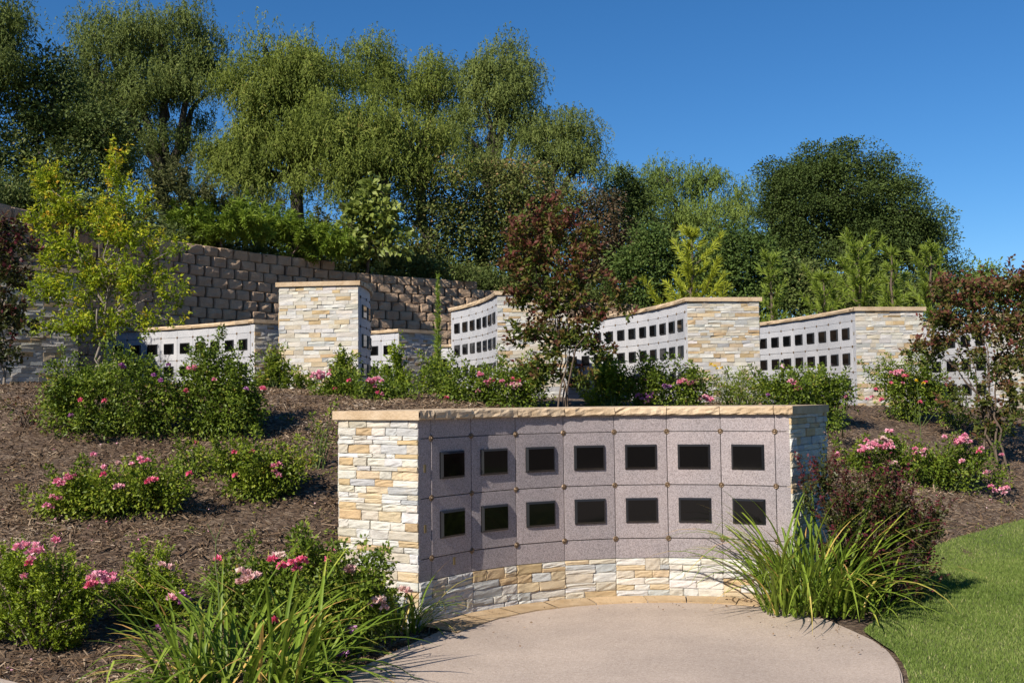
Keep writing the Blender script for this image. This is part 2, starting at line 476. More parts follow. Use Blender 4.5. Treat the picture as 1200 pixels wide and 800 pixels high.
def stones(qb, path, k, z0, z1, r, h=(.030, .072), w=(.08, .24), proud=(.006, .017), fine=True, back=.03, pal=None):
    """ledger stones over one flat facet of a wall, each a rough block of its own"""
    Ls = path.l[k]
    z = z0
    while z < z1 - .005:
        hh = r.uniform(*h)
        if z1 - z - hh < h[0] * .8: hh = z1 - z
        u = 0.0
        while u < Ls - .004:
            ww = r.uniform(*w) * (1.25 if r.random() < .25 else 1)
            if Ls - u - ww < w[0] * .7: ww = Ls - u
            # some places split into two thin courses
            parts = [(z, hh)]
            if hh > .065 and r.random() < .22: parts = [(z, hh * .45), (z + hh * .45, hh * .55)]
            for zz, h2 in parts:
                c = _sc[r.choice(len(_sc), p=_sw)] * r.uniform(.86, 1.08) * (1 + r.normal(0, .012, 3))
                pr = r.uniform(*proud)
                g = .0014
                ua, ub, za, zb = u + g, u + ww - g, zz + g, zz + h2 - g
                if fine:
                    e = min(.010, (zb - za) * .25)
                    us = np.array([ua, ua + e, (ua * 2 + ub) / 3, (ua + 2 * ub) / 3, ub - e, ub])
                    zs = np.array([za, za + e, (za + zb) / 2, zb - e, zb])
                    dp = pr + r.normal(0, .0021, (len(us), len(zs))) + r.uniform(-.004, .004) * np.linspace(-1, 1, len(us))[:, None] + r.uniform(-.0035, .0035) * np.linspace(-1, 1, len(zs))[None, :]
                    dp[0, :] -= .0025; dp[-1, :] -= .0025; dp[:, 0] -= .0025; dp[:, -1] -= .0025
                    uu = np.concatenate([[ua], us, [ub]]); zz2 = np.concatenate([[za], zs, [zb]])
                    D = np.full((len(uu), len(zz2)), -back)
                    D[1:-1, 1:-1] = dp
                else:
                    e = .006
                    uu = np.array([ua, ua, ub, ub]); zz2 = np.array([za, za, zb, zb])
                    D = np.full((4, 4), -back); D[1:-1, 1:-1] = pr + r.normal(0, .004, (2, 2))
                P = np.zeros((len(uu), len(zz2), 3))
                for i, a in enumerate(uu):
                    base = path.p[k] + path.t[k] * a
                    P[i, :, 0] = base[0] + path.n[k][0] * D[i]
                    P[i, :, 1] = base[1] + path.n[k][1] * D[i]
                    P[i, :, 2] = zz2
                qb.grid(P, c)
            u += ww
        z += hh

def offset_poly(pts, d):
    """offset an open polyline to its right by d with mitred corners"""
    p = Path(pts)
    out = []
    for i in range(len(p.p)):
        if i == 0: n = p.n[0]; sc = 1
        elif i == len(p.p) - 1: n = p.n[-1]; sc = 1
        else:
            n = p.n[i - 1] + p.n[i]; n /= np.linalg.norm(n); sc = 1 / max(.3, float(n @ p.n[i]))
        out.append(p.p[i] + n * d * sc)
    return np.array(out)

def slab(qb, a0, a1, b1, b0, z0, z1, col):
    qb.hexa([(*a0, z0), (*a1, z0), (*b1, z0), (*b0, z0), (*a0, z1), (*a1, z1), (*b1, z1), (*b0, z1)], col)

# shared small pieces: local x along the wall, local -y out of the face, z up
def bevel_box(name, w, h, d, mat, bev, segs=2):
    bm = bmesh.new()
    bmesh.ops.create_cube(bm, size=1)
    for v in bm.verts:
        v.co.x *= w; v.co.z *= h; v.co.y = (v.co.y - .5) * d
    ed = [e for e in bm.edges if all(v.co.y < -d * .5 for v in e.verts)]
    bmesh.ops.bevel(bm, geom=ed, offset=bev, segments=segs, affect='EDGES', profile=.5)
    me = bpy.data.meshes.new(name); bm.to_mesh(me); bm.free()
    me.materials.append(MATS[mat]); me.validate()
    return me

def rosette_mesh():
    bm = bmesh.new()
    prof = [(.021, 0), (.021, -.006), (.016, -.010), (.011, -.008), (.008, -.013), (0.001, -.015)]
    n = 14; rings = []
    for rr, y in prof:
        rings.append([bm.verts.new((rr * math.cos(2 * math.pi * i / n) * (1.06 if i % 2 else .94), y, rr * math.sin(2 * math.pi * i / n) * (1.06 if i % 2 else .94))) for i in range(n)])
    for a, b in zip(rings, rings[1:]):
        for i in range(n):
            bm.faces.new((a[i], a[(i + 1) % n], b[(i + 1) % n], b[i]))
    bm.faces.new(rings[-1])
    bmesh.ops.recalc_face_normals(bm, faces=bm.faces)
    me = bpy.data.meshes.new('rosette'); bm.to_mesh(me); bm.free()
    me.materials.append(MATS['bronze'])
    return me
ME_ROS = rosette_mesh()
ME_PLAQUE = bevel_box('plaque', .245, .188, .024, 'polished_black', .015, 1)
ME_PLAQUE.materials.append(MATS['honed_black'])
for p_ in ME_PLAQUE.polygons:
    if .2 < abs(p_.normal.y) < .95: p_.material_index = 1
ME_TAG = bevel_box('number_tag', .022, .055, .004, 'brass_tag', .001, 1)
ME_PANEL = {}
def panel_mesh(mat, w):
    key = (mat, round(w, 4))
    if key not in ME_PANEL:
        ME_PANEL[key] = bevel_box('niche_panel', w - .005, U - .006, .016, mat, .0018, 1)
    return ME_PANEL[key]

def columbarium(label, start, headings, strips, T, z_top, z_base, rows, gran, seed, fine=False, ends=('lit', 'lit'), right_T=None, left_dir=None, right_dir=None, base_h=None, coping_over=.04):
    """start: ground point of the left end of the panel face; headings of strip, panels..., strip in degrees"""
    r = np.random.default_rng(seed)
    pts = [np.array(start, float)]
    lens = [strips[0]] + [U] * (len(headings) - 2) + [strips[1]]
    for h, L in zip(headings, lens):
        pts.append(pts[-1] + L * np.array([math.cos(RAD(h)), math.sin(RAD(h))]))
    pts = np.array(pts)
    path = Path(pts)
    back = offset_poly(pts, -T)
    nl = -path.n[0] if left_dir is None else np.array(left_dir, float)
    nr = -path.n[-1] if right_dir is None else np.array(right_dir, float)
    back[0] = pts[0] + nl * T
    back[-1] = pts[-1] + nr * (right_T or T)
    c0 = (pts.mean(0) + back.mean(0)) / 2
    org = np.array([c0[0], c0[1], z_base])
    root = empty('columbarium_wall', org, label, 'niche wall', 'curved stone niche walls')
    cop_t = .062
    zc = z_top - cop_t
    z_row0 = z_top - (.467 if fine else .52) * U            # top of the first row of niches
    z_rowN = z_row0 - rows * U
    z_st = z_rowN - .36 * U             # bottom of the granite
    # core
    qb = QB()
    ins = .020
    fi = offset_poly(pts, -ins)
    fi[0] = fi[0] + path.t[0] * ins; fi[-1] = fi[-1] - path.t[-1] * ins
    bi = back.copy()
    for k in range(len(pts) - 1):
        a0, a1 = fi[k], fi[k + 1]
        b0 = back[k] + (fi[k] - back[k]) * .03; b1 = back[k + 1] + (fi[k + 1] - back[k + 1]) * .03
        if k == 0: b0 = b0 + path.t[0] * ins
        if k == len(pts) - 2: b1 = b1 - path.t[-1] * ins
        slab(qb, a0, a1, b1, b0, z_base - .25, zc + .004, (1, 1, 1))
    link('core', qb.mesh('core', 'mortar', org), root)
    # end pillars of ledger stone
    ep = [Path([back[0], pts[0]]), Path([pts[-1], back[-1]])]
    for e in ep:
        q = QB(); stones(q, e, 0, z_base - .12, zc, r, fine=fine)
        link('stone_pillar', q.mesh('stone_pillar', 'ledgestone', org), root)
    # rear face
    q = QB()
    bp = Path(back[::-1])
    for k in range(len(bp.l)): stones(q, bp, k, z_base - .1, zc, r, h=(.07, .12), w=(.2, .5), fine=False)
    link('rear_face', q.mesh('rear_face', 'ledgestone', org), root)
    # stone plinth under the granite
    q = QB()
    for k in range(len(path.l)):
        stones(q, path, k, z_base - .06, z_st - .004, r, h=(.040, .072), w=(.10, .25), fine=fine, proud=(.006, .015))
    link('stone_plinth', q.mesh('stone_plinth', 'ledgestone', org), root)
    # granite trim: strips above, below and at both ends
    q = QB()
    nseg = len(path.l)
    def strip(k, za, zb, ua=0.0, ub=None, d=.0):
        ub = path.l[k] if ub is None else ub
        g = .002
        a0 = path.xy(k, ua + g, d); a1 = path.xy(k, ub - g, d)
        b0 = path.xy(k, ua + g, -.03); b1 = path.xy(k, ub - g, -.03)
        slab(q, a0, a1, b1, b0, za, zb, (1, 1, 1))
    for k in range(nseg):
        strip(k, z_row0 + .003, zc - .002)
        strip(k, z_st, z_rowN - .003)
        if k in (0, nseg - 1):
            for i in range(rows): strip(k, z_row0 - (i + 1) * U + .003, z_row0 - i * U - .003)
    link('granite_trim', q.mesh('granite_trim', gran, org), root)
    # niches
    for k in range(1, nseg - 1):
        ang = math.atan2(path.t[k][1], path.t[k][0])
        mid = (path.p[k] + path.p[k + 1]) / 2
        for i in range(rows):
            zc_ = z_row0 - (i + .5) * U
            loc = (mid[0] - path.n[k][0] * .012 - org[0], mid[1] - path.n[k][1] * .012 - org[1], zc_ - org[2])
            pn = link('niche_panel', panel_mesh(gran, U), root, loc, ang)
            link('plaque', ME_PLAQUE, pn, (0, -.0165, .012))
    for k in range(1, nseg):
        n = path.n[k - 1] + path.n[k]; n /= np.linalg.norm(n)
        ang = math.atan2(n[0], -n[1])
        for i in range(rows + 1):
            p2 = path.p[k] + n * .001
            link('rosette', ME_ROS, root, (p2[0] - org[0], p2[1] - org[1], z_row0 - i * U - org[2]), ang)
    for k in ((0,) if fine else (nseg - 1,)):
        for i in range(rows):
            ang = math.atan2(path.t[k][1], path.t[k][0])
            mid = path.xy(k, path.l[k] * .5, .0)
            link('number_tag', ME_TAG, root, (mid[0] - org[0], mid[1] - org[1], z_row0 - (i + .5) * U - org[2]), ang)
    if fine:
        k = 1; mid = path.xy(k, U * .55, .0)
        link('number_tag', ME_TAG, root, (mid[0] - org[0], mid[1] - org[1], z_rowN - .12 * U - org[2]), math.atan2(path.t[k][1], path.t[k][0]))
    # coping: sandstone blocks laid along the wall with rough fronts
    q = QB()
    fo = offset_poly(pts, coping_over); bo = offset_poly(back, -coping_over)
    tl = unit(ep[0].n[0]); tr = unit(ep[1].n[0])
    fo[0] += tl * coping_over; bo[0] += tl * coping_over; fo[-1] += tr * coping_over; bo[-1] += tr * coping_over
    for k in range(nseg):
        e = .0025
        a0, a1, b0, b1 = fo[k], fo[k + 1], bo[k], bo[k + 1]
        d = unit(a1 - a0)
        na = np.array([d[1], -d[0]])
        col = np.array([1, .98, .95]) * r.uniform(.85, 1.08)
        if r.random() < .12: col = np.array([.70, .70, .72]) * r.uniform(.9, 1.05)
        m_ = 11 if fine else 3
        zs = np.array([0, .010, .03, cop_t - .012, cop_t]) if fine else np.array([0, cop_t * .5, cop_t])
        # front sheet (rough) + top + back + bottom, as one wrapped grid
        us = np.linspace(0, 1, m_)
        P = np.zeros((m_, len(zs) + 3, 3))
        rough = .0036 if fine else .005
        nz = r.normal(0, rough, (m_, len(zs))); 
        if fine: nz[:, 1:] += np.repeat(r.normal(0, .0028, (m_, 1)), len(zs) - 1, 1)
        nz[:, 0] -= .006; nz[:, -1] = nz[:, -1] * .5 - .006
        for i, u in enumerate(us):
            uu = min(max(u, e / max(path.l[k], .05)), 1 - e / max(path.l[k], .05))
            A = a0 + (a1 - a0) * uu; Bk = b0 + (b1 - b0) * uu
            for j, zz in enumerate(zs):
                P[i, j] = (*(A + na * nz[i, j]), zc + zz + (r.normal(0, .0015) if 0 < j else 0))
            P[i, len(zs)] = (*(Bk), z_top); P[i, len(zs) + 1] = (*(Bk), zc); P[i, len(zs) + 2] = P[i, 0]
        q.grid(P, col)
        for side in (0, -1):      # close the two ends
            ring = P[side][:-1]
            kk = sum(len(v) for v in q.V)
            top = np.array([ring[0], ring[len(zs) - 1], ring[len(zs)], ring[len(zs) + 1]])
            q.V.append(top); q.F.append(np.array([[0, 1, 2, 3] if side else [3, 2, 1, 0]]) + kk); q.C.append(np.array([col]))
    link('coping', q.mesh('coping', 'sandstone', org), root)
    return root, pts, back

# the near wall round the patio
MH = [52, 50, 38, 26, 13, 1, -11, -23, -29]
c0 = math.cos(RAD(52)); s0 = math.sin(RAD(52))
ms = np.array([-.57, 6.93]) - .125 * np.array([c0, s0])
MAIN, MP, MB_ = columbarium('near curved wall with two rows of black plaques on rose granite beside the round patio', ms, MH, (.125, .11), .70, 1.455, 0.0, 2,
                            'granite_rose', 11, fine=True, right_T=.78, left_dir=(-.86, .51), right_dir=(.60, .80))

def far_wall(label, corner_px, D, side, hs, z_top, seed, T=1.13, strips=(.10, .12), rows=3):
    """corner: near end of the panel face; side 'R': the near end is the right end"""
    c = at(corner_px, 400, D)[:2]
    lens = [strips[0]] + [U] * (len(hs) - 2) + [strips[1]]
    p = c.copy()
    if side == 'R':
        for h, L in zip(hs[::-1], lens[::-1]):
            p = p - L * np.array([math.cos(RAD(h)), math.sin(RAD(h))])
    return columbarium(label, p, hs, strips, T, z_top, z_top - (rows + .52 + .36 + .7) * U, rows, 'granite_pale', seed, coping_over=.045)

lin = lambda a, b, n: list(np.linspace(a, b, n))
far_wall('low pale niche wall at left behind the yellow tree, its stone end in shade', 298, 16.5, 'R', lin(-18, -45, 11), 2.88, 21)
far_wall('tall stone wall end left of centre with a shaded convex row of plaques', 420, 13.7, 'L', lin(83, 118, 9), 3.17, 22)
far_wall('small shaded wall end between the tall stone end and the white concave wall', 467, 19.9, 'R', lin(-30, -44, 7), 2.93, 23)
far_wall('white concave niche wall left of the red centre tree, plaques narrowing to its right end', 583, 16.0, 'R', lin(-62, -83, 9), 3.25, 24)
far_wall('long white niche wall right of the red centre tree with a wide sunlit end', 806, 15.2, 'R', lin(-44, -84, 17), 3.04, 25)
far_wall('white niche wall with a sunlit stone end below the young pines', 1003, 15.85, 'R', lin(-70, -84, 10), 2.92, 26)
far_wall('white niche wall half hidden behind the red tree at the right edge', 1163, 16.2, 'R', lin(-70, -84, 9), 2.82, 27)
far_wall('farthest niche wall glimpsed in the gap beside the white concave wall', 548, 21.5, 'R', lin(-30, -44, 6), 2.72, 28)
far_wall('shaded brown stone wall end at the left edge behind the yellow tree', -8, 13.3, 'R', lin(-25, -43, 8), 3.42, 29)

# ------------------------------------------------------------------ split-block retaining wall
RW = [(-150, 13.2), (-60, 14.8), (20, 16.6), (110, 18.3), (210, 20.4), (330, 22.6), (450, 24.6), (560, 26.2), (680, 27.6), (775, 28.6), (850, 29.4)]
RWP = np.array([at(px, 400, D)[:2] for px, D in RW])
def smooth_path(P, n):
    P = np.asarray(P); s = np.concatenate([[0], np.cumsum(np.linalg.norm(np.diff(P, axis=0), axis=1))])
    t = np.linspace(0, s[-1], 400)
    X = np.interp(t, s, P[:, 0]); Y = np.interp(t, s, P[:, 1])
    k = np.ones(31) / 31
    Xp = np.convolve(np.pad(X, 15, 'edge'), k, 'valid'); Yp = np.convolve(np.pad(Y, 15, 'edge'), k, 'valid')
    return np.stack([Xp, Yp], 1)
RWS = smooth_path(RWP, 400)
RSL = np.concatenate([[0], np.cumsum(np.linalg.norm(np.diff(RWS, axis=0), axis=1))])
def rw(s):
    x = np.interp(s, RSL, RWS[:, 0]); y = np.interp(s, RSL, RWS[:, 1])
    e = .3
    t = np.array([np.interp(s + e, RSL, RWS[:, 0]) - np.interp(s - e, RSL, RWS[:, 0]), np.interp(s + e, RSL, RWS[:, 1]) - np.interp(s - e, RSL, RWS[:, 1])])
    t /= np.linalg.norm(t)
    return np.array([x, y]), t, np.array([t[1], -t[0]])
RZ0, BH, NC = 1.26, .225, 16
RTOP = RZ0 + BH * NC
def drop_at(s):
    P = rw(s)[0]
    return float(RTOP - np.interp(600 + F * P[0] / P[1], [240, 330, 450, 560, 680, 775], [4.86, 4.80, 4.70, 4.53, 4.23, 4.06]))
def retaining_wall():
    r = np.random.default_rng(3)
    q = QB()
    L = RSL[-1]; pitch = .395
    tops = lambda s: NC - int(round(drop_at(s) / BH))
    n = int(L / pitch)
    for c in range(NC):
        for i in range(n):
            s = (i + .5 * (c % 2) + .25) * pitch
            if s > L - .3 or c >= tops(s): continue
            P, t, nn = rw(s)
            z = RZ0 + c * BH
            bat = -c * BH * .10
            w = .352 + r.uniform(-.02, .02)
            if c == NC - 1 or c == tops(s) - 1: w = .37
            pr = .115 + r.uniform(-.013, .013)
            col = np.array([1, .97, .94]) * r.uniform(.92, 1.06)
            us = np.array([-.5, -.5, -.43, r.uniform(-.12, .12), .43, .5, .5]) * w
            zs = np.array([.004, .004, .025, BH * .5, BH - .022, BH - .004, BH - .004])
            Dp = np.full((7, 7), -.22)
            prof_u = np.array([.012, .055, .07, .06, .012]) * .62
            prof_z = np.array([.006, .026, .034, .028, .010])
            Dp[1:-1, 1:-1] = pr - .09 + prof_u[:, None] + prof_z[None, :] + r.normal(0, .011, (5, 5))
            G = np.zeros((7, 7, 3))
            for a in range(7):
                b2 = P + t * us[a]
                G[a, :, 0] = b2[0] + nn[0] * (Dp[a] + bat); G[a, :, 1] = b2[1] + nn[1] * (Dp[a] + bat); G[a, :, 2] = z + zs
            q.grid(G, col)
    # recessed backing courses, one step back per course
    m = 140
    for c in range(NC):
        ss = np.linspace(0, L - .3, m)
        bat = -c * BH * .10
        A = []
        for s in ss:
            P, t, nn = rw(s)
            if c >= tops(s): break
            f0 = P + nn * (bat - .06); b0 = P + nn * (bat - .50); zA, zB = RZ0 + c * BH, RZ0 + (c + 1) * BH - .001
            A.append([(*f0, zA), (*f0, zB), (*b0, zB)])
        if len(A) > 1: q.grid(np.array(A), np.array([.9, .87, .84]))
    o = link('retaining_wall', q.mesh('retaining_wall', 'split_block', (0, 0, 0)))
    tag(o, 'long curved retaining wall of rough brown split blocks below the hillside trees', 'retaining wall')
retaining_wall()

# ------------------------------------------------------------------ setting
def axis(lo, hi, dense_lo, dense_hi, step, grow=1.35):
    a = list(np.arange(dense_lo, dense_hi + 1e-6, step))
    s = step; x = a[-1]
    while x < hi:
        s *= grow; x += s; a.append(x)
    s = step; x = a[0]
    while x > lo:
        s *= grow; x -= s; a.insert(0, x)
    return np.array(a)
GX = axis(-900, 900, -9, 10, .12); GY = axis(-300, 1800, 2, 20, .12)
gx, gy = np.meshgrid(GX, GY, indexing='ij')
gz = ter(gx, gy)
near = (np.abs(gx) < 11) & (gy < 21) & (gy > 5)
rn = np.random.default_rng(5)
gz = gz + np.where(near & (gz > .03), rn.normal(0, .012, gz.shape), 0)
b = len(GY)
V = np.stack([gx, gy, gz], -1).reshape(-1, 3)
i, j = np.meshgrid(np.arange(len(GX) - 1), np.arange(b - 1), indexing='ij')
Fq = np.stack([i * b + j, (i + 1) * b + j, (i + 1) * b + j + 1, i * b + j + 1], -1).reshape(-1, 4)
# leave the earth out where the near wall and the patio stand
o = link('ground', raw_mesh('ground', V, Fq, 4, mat='soil', smooth=True)); tag(o, kind='structure')

# hillside held up by the retaining wall
rows_ = []
hs_ = [(-.30, RTOP - .05), (-.6, RTOP + .02), (-2, RTOP + .12), (-6, RTOP + .25), (-11, RTOP + .2), (-18, RTOP - .8), (-28, 2.6), (-45, .2)]
for s in np.linspace(0, RSL[-1] - .3, 90):
    P, t, nn = rw(s)
    drop = drop_at(s)
    rows_.append([(*(P + nn * (d - .3)), z - (drop if z > 2 else 0) - (.0 if d > -1 else 0.1 * math.sin(s * 1.7 + d))) for d, z in hs_])
q = QB(); q.grid(np.array(rows_)[::-1], (1, 1, 1))
o = link('hillside', q.mesh('hillside', 'hill_scrub')); tag(o, kind='structure')

# patio of exposed aggregate with the walkway it opens from
gp = [(1000, 738), (975, 727), (940, 716), (900, 709.5), (860, 706.5), (824, 704.5), (764, 702.5), (680, 702), (620, 703.5), (560, 717), (519, 736), (500, 745), (470, 758), (440, 772), (410, 787), (380, 803), (330, 822), (250, 835), (150, 828), (60, 808), (0, 793), (-120, 768), (-400, 728)]
poly = [ground(x, y)[:2] for x, y in gp] + [np.array(v) for v in [(-9, 5.6), (-9, -4), (9, -4), (9, 3.0), (4.0, 3.2), (2.6, 3.7), (2.15, 4.4), (2.12, 4.95)]] + \
       [ground(x, y)[:2] for x, y in [(1058, 812), (1059, 800), (1057, 787), (1051, 774), (1041, 761), (1024, 749)]]
bm = bmesh.new()
vs = [bm.verts.new((p[0], p[1], 0)) for p in poly]
f = bm.faces.new(vs)
bm.normal_update()
if f.normal.z < 0: f.normal_flip()
ret = bmesh.ops.extrude_face_region(bm, geom=[f])
for v in [g for g in ret['geom'] if isinstance(g, bmesh.types.BMVert)]: v.co.z = .0
for v in vs: v.co.z = -.12
bmesh.ops.recalc_face_normals(bm, faces=bm.faces)
te = [e for e in bm.edges if all(abs(v.co.z) < 1e-6 for v in e.verts)]
bmesh.ops.bevel(bm, geom=te, offset=.012, segments=2, affect='EDGES')
bmesh.ops.triangulate(bm, faces=[f for f in bm.faces if len(f.verts) > 4])
me = bpy.data.meshes.new('patio'); bm.to_mesh(me); bm.free(); me.materials.append(MATS['aggregate'])
o = link('patio', me); tag(o, kind='structure')

# flagstone band at the foot of the wall
q = QB(); r = np.random.default_rng(8)
fo_ = offset_poly(MP, .016)
inn = np.array([offset_poly(MP, .30)[k] for k in range(len(MP))])
def band(t):
    k = min(int(t), len(MP) - 2); u = t - k
    w = np.interp(t, [0, 1, 3, 5, 9], [.34, .31, .25, .24, .24])
    A = fo_[k] * (1 - u) + fo_[k + 1] * u
    nn = Path(MP).n[k]
    cN = (offset_poly(MP, w)[k]) * (1 - u) + offset_poly(MP, w)[k + 1] * u
    return A, cN
cuts = [0.0, .9, 1.7, 2.55, 3.5, 4.4, 5.5, 6.3, 7.3, 8.1, 9.0]
for a, b_ in zip(cuts, cuts[1:]):
    col = np.array([1, .97, .92]) * r.uniform(.82, 1.12)
    ts = np.linspace(a + .012, b_ - .012, 7)
    G = []
    for t in ts:
        A, Bn = band(min(t, 8.999))
        G.append([(*A, -.05), (*A, .010), (*(A + (Bn - A) * .5), .0105 + r.normal(0, .0005)), (*Bn, .009), (*Bn, -.05)])
    q.grid(np.array(G), col)
o = link('flagstone_band', q.mesh('flagstone_band', 'flagstone')); tag(o, kind='structure')

# lawn at the right, reaching the foot of the mulch slope
lawn_px = [(1012, 744), (1035, 722), (1058, 700), (1075, 672), (1090, 645), (1130, 630), (1165, 620), (1200, 611), (1260, 600), (1400, 585)]
def ray_ter(px, py):
    d = ray(px, py); t = np.linspace(3, 40, 1200)
    P = EYE[None] + d[None] * t[:, None]
    hit = np.nonzero(P[:, 2] < ter(P[:, 0], P[:, 1]))[0]
    return P[hit[0]] if len(hit) else P[-1]
LB = np.array([ray_ter(x, y)[:2] for x, y in lawn_px])
LAWN = list(LB) + [np.array(v) for v in [(12, 9.5), (14, 3.1), (4.1, 3.28), (2.7, 3.76), (2.24, 4.43), (2.19, 4.95)]] + [ground(x, y)[:2] + np.array([.03, 0]) for x, y in [(1058, 812), (1059, 800), (1057, 787), (1051, 774), (1041, 761), (1024, 750)]]
LAWN = np.array(LAWN)
def inpoly(X, Y, poly):
    ins = np.zeros(X.shape, bool); n = len(poly)
    for i in range(n):
        x1, y1 = poly[i]; x2, y2 = poly[(i + 1) % n]
        c = ((y1 > Y) != (y2 > Y)) & (X < (x2 - x1) * (Y - y1) / (y2 - y1 + 1e-12) + x1)
        ins ^= c
    return ins
bm = bmesh.new()
vs = [bm.verts.new((p[0], p[1], 0)) for p in LAWN]
f = bm.faces.new(vs); bm.normal_update()
if f.normal.z < 0: f.normal_flip()
bmesh.ops.triangulate(bm, faces=[f])
for _ in range(7):
    bmesh.ops.subdivide_edges(bm, edges=[e for e in bm.edges if e.calc_length() > .16], cuts=1)
    bmesh.ops.triangulate(bm, faces=[f for f in bm.faces if len(f.verts) > 3])
for v in bm.verts: v.co.z = terz(v.co.x, v.co.y) + .022
me = bpy.data.meshes.new('lawn'); bm.to_mesh(me); bm.free(); me.materials.append(MATS['turf'])
o = link('lawn', me); tag(o, kind='structure')

def grass():
    r = np.random.default_rng(9)
    n = 1250000
    X = r.uniform(1.4, 13.0, n); Y = 3.6 + 9.2 * r.random(n)
    dens = np.clip(1.5 - (Y - 5) * .13, .35, 1) 
    px = X / Y
    ok = inpoly(X, Y, LAWN) & (r.random(n) < dens) & (px < 1.3) & ((px < .66) | (r.random(n) < .6))
    X, Y = X[ok], Y[ok]; n = len(X)
    Z = ter(X, Y) + .021
    h = r.uniform(.010, .028, n); w = r.uniform(.002, .0045, n)
    az = r.uniform(0, 2 * np.pi, n); lean = r.uniform(.1, .8, n) * h
    d = np.stack([np.cos(az), np.sin(az)], 1)
    az2 = r.uniform(0, 2 * np.pi, n); s = np.stack([np.cos(az2), np.sin(az2)], 1) * w[:, None]
    P = np.stack([X, Y], 1)
    V = np.stack([np.column_stack([P - s, Z]), np.column_stack([P + s, Z]), np.column_stack([P + d * lean[:, None], Z + h])], 1).reshape(-1, 3)
    Fc = np.arange(3 * n).reshape(-1, 3)
    patch = .5 + .25 * np.sin(X * 1.9 + 1) * np.sin(Y * 2.3) + .15 * np.sin(X * 5.1 + Y * 4.0)
    tone = np.clip(patch * .45 + r.random(n) * .62 - .05 + (r.random(n) < .05) * .4, 0, 1)
    o = link('grass', raw_mesh('grass', V, Fc, 3, tone=tone, mat='blade_lawn')); tag(o, 'short mown green grass of the lawn', 'grass', kind='stuff')
grass()

def chips():
    r = np.random.default_rng(10)
    n = 120000
    X = np.concatenate([r.uniform(-6.2, .2, n), r.uniform(1.6, 8, n // 2)]); Y = np.concatenate([r.uniform(5.3, 12.6, n), r.uniform(7, 14.5, n // 2)])
    n = len(X)
    ok = (np.abs(X) / Y < .60) & ~inpoly(X, Y, LAWN) & ~inpoly(X, Y, np.array(poly))
    wall = np.concatenate([MP, MB_[::-1]])
    ok &= ~inpoly(X, Y, wall)
    ok &= r.random(n) < np.clip(1.35 - (Y - 5) * .085, .3, 1)
    pat = .5 * np.sin(X * 1.3 + 1.1 * np.sin(Y * .9)) * np.sin(Y * 1.7 + .8 * np.sin(X * 1.1)) + .3 * np.sin(X * 3.7 + Y * 2.2) * np.sin(Y * 4.1 - X * 2.6) + .2 * np.sin(X * 8.1 - Y * 6.3)
    ok &= r.random(n) < np.clip(.72 + .75 * pat, .12, 1)
    X, Y, pat = X[ok], Y[ok], pat[ok]; n = len(X)
    Z = ter(X, Y) + r.uniform(.002, .024, n)
    L = r.gamma(2.0, .016, n) + .012; L = np.minimum(L, .13); W = r.uniform(.004, .012, n) * (1 + (L > .07) * .4)
    az = r.uniform(0, 2 * np.pi, n); el = r.normal(0, .40, n)
    d = np.stack([np.cos(az) * np.cos(el), np.sin(az) * np.cos(el), np.sin(el) + .12], 1); d = unit(d)
    sd = unit(np.cross(d, unit(np.array([0, 0, 1.0]) + r.normal(0, .35, (n, 3))))); up = np.cross(sd, d)
    P = np.stack([X, Y, Z], 1)
    H = (L * .5)[:, None] * d; S = (W * .5)[:, None] * sd; T = (W * .35)[:, None] * up
    # a splinter: ridge line above two flanks
    V = np.stack([P - H - S, P + H - S * .6, P + H * .9 + T, P - H * .85 + T, P + H + S * .6, P - H + S], 1).reshape(-1, 3)
    k = np.arange(n)[:, None] * 6
    Fc = np.stack([k + [0, 1, 2, 3], k + [3, 2, 4, 5]], 1).reshape(-1, 4)
    tone = np.clip(r.beta(2.0, 2.6, n) + .22 * pat, 0, 1)
    o = link('mulch_chips', raw_mesh('mulch_chips', V, Fc, 4, tone=np.repeat(tone, 2), mat='mulch_chip')); tag(o, 'shredded brown and grey bark mulch on the slope', 'mulch', kind='stuff')
chips()

def litter():
    """a few dry leaves and crumbs of bark blown on to the patio"""
    r = np.random.default_rng(12)
    n = 130
    edge = np.array([ground(x, y)[:2] for x, y in [(400, 792), (470, 757), (520, 735), (560, 717), (640, 703), (760, 703), (850, 708), (940, 718), (1000, 740), (1045, 768)]])
    k = r.integers(0, len(edge) - 1, n); u = r.random(n)[:, None]
    P = edge[k] * (1 - u) + edge[k + 1] * u
    c = np.array([.8, 5.6])
    P = P + (c - P) * (r.exponential(.10, n))[:, None] + r.normal(0, .02, (n, 2))
    P = np.column_stack([P, np.full(n, .014)])
    a = r.uniform(0, 6.28, n); Dv = unit(np.stack([np.cos(a), np.sin(a), r.uniform(0, .25, n)], 1))
    o = link('leaf_litter', leaf_mesh('leaf_litter', P, Dv, r.uniform(.008, .035, n), r.uniform(.004, .016, n), r.beta(4, 3, n), 'mulch_chip', (0, 0, 0), r, droop=0)); tag(o, 'dry leaf litter and bark crumbs at the patio edges', 'leaf litter', kind='stuff')
litter()

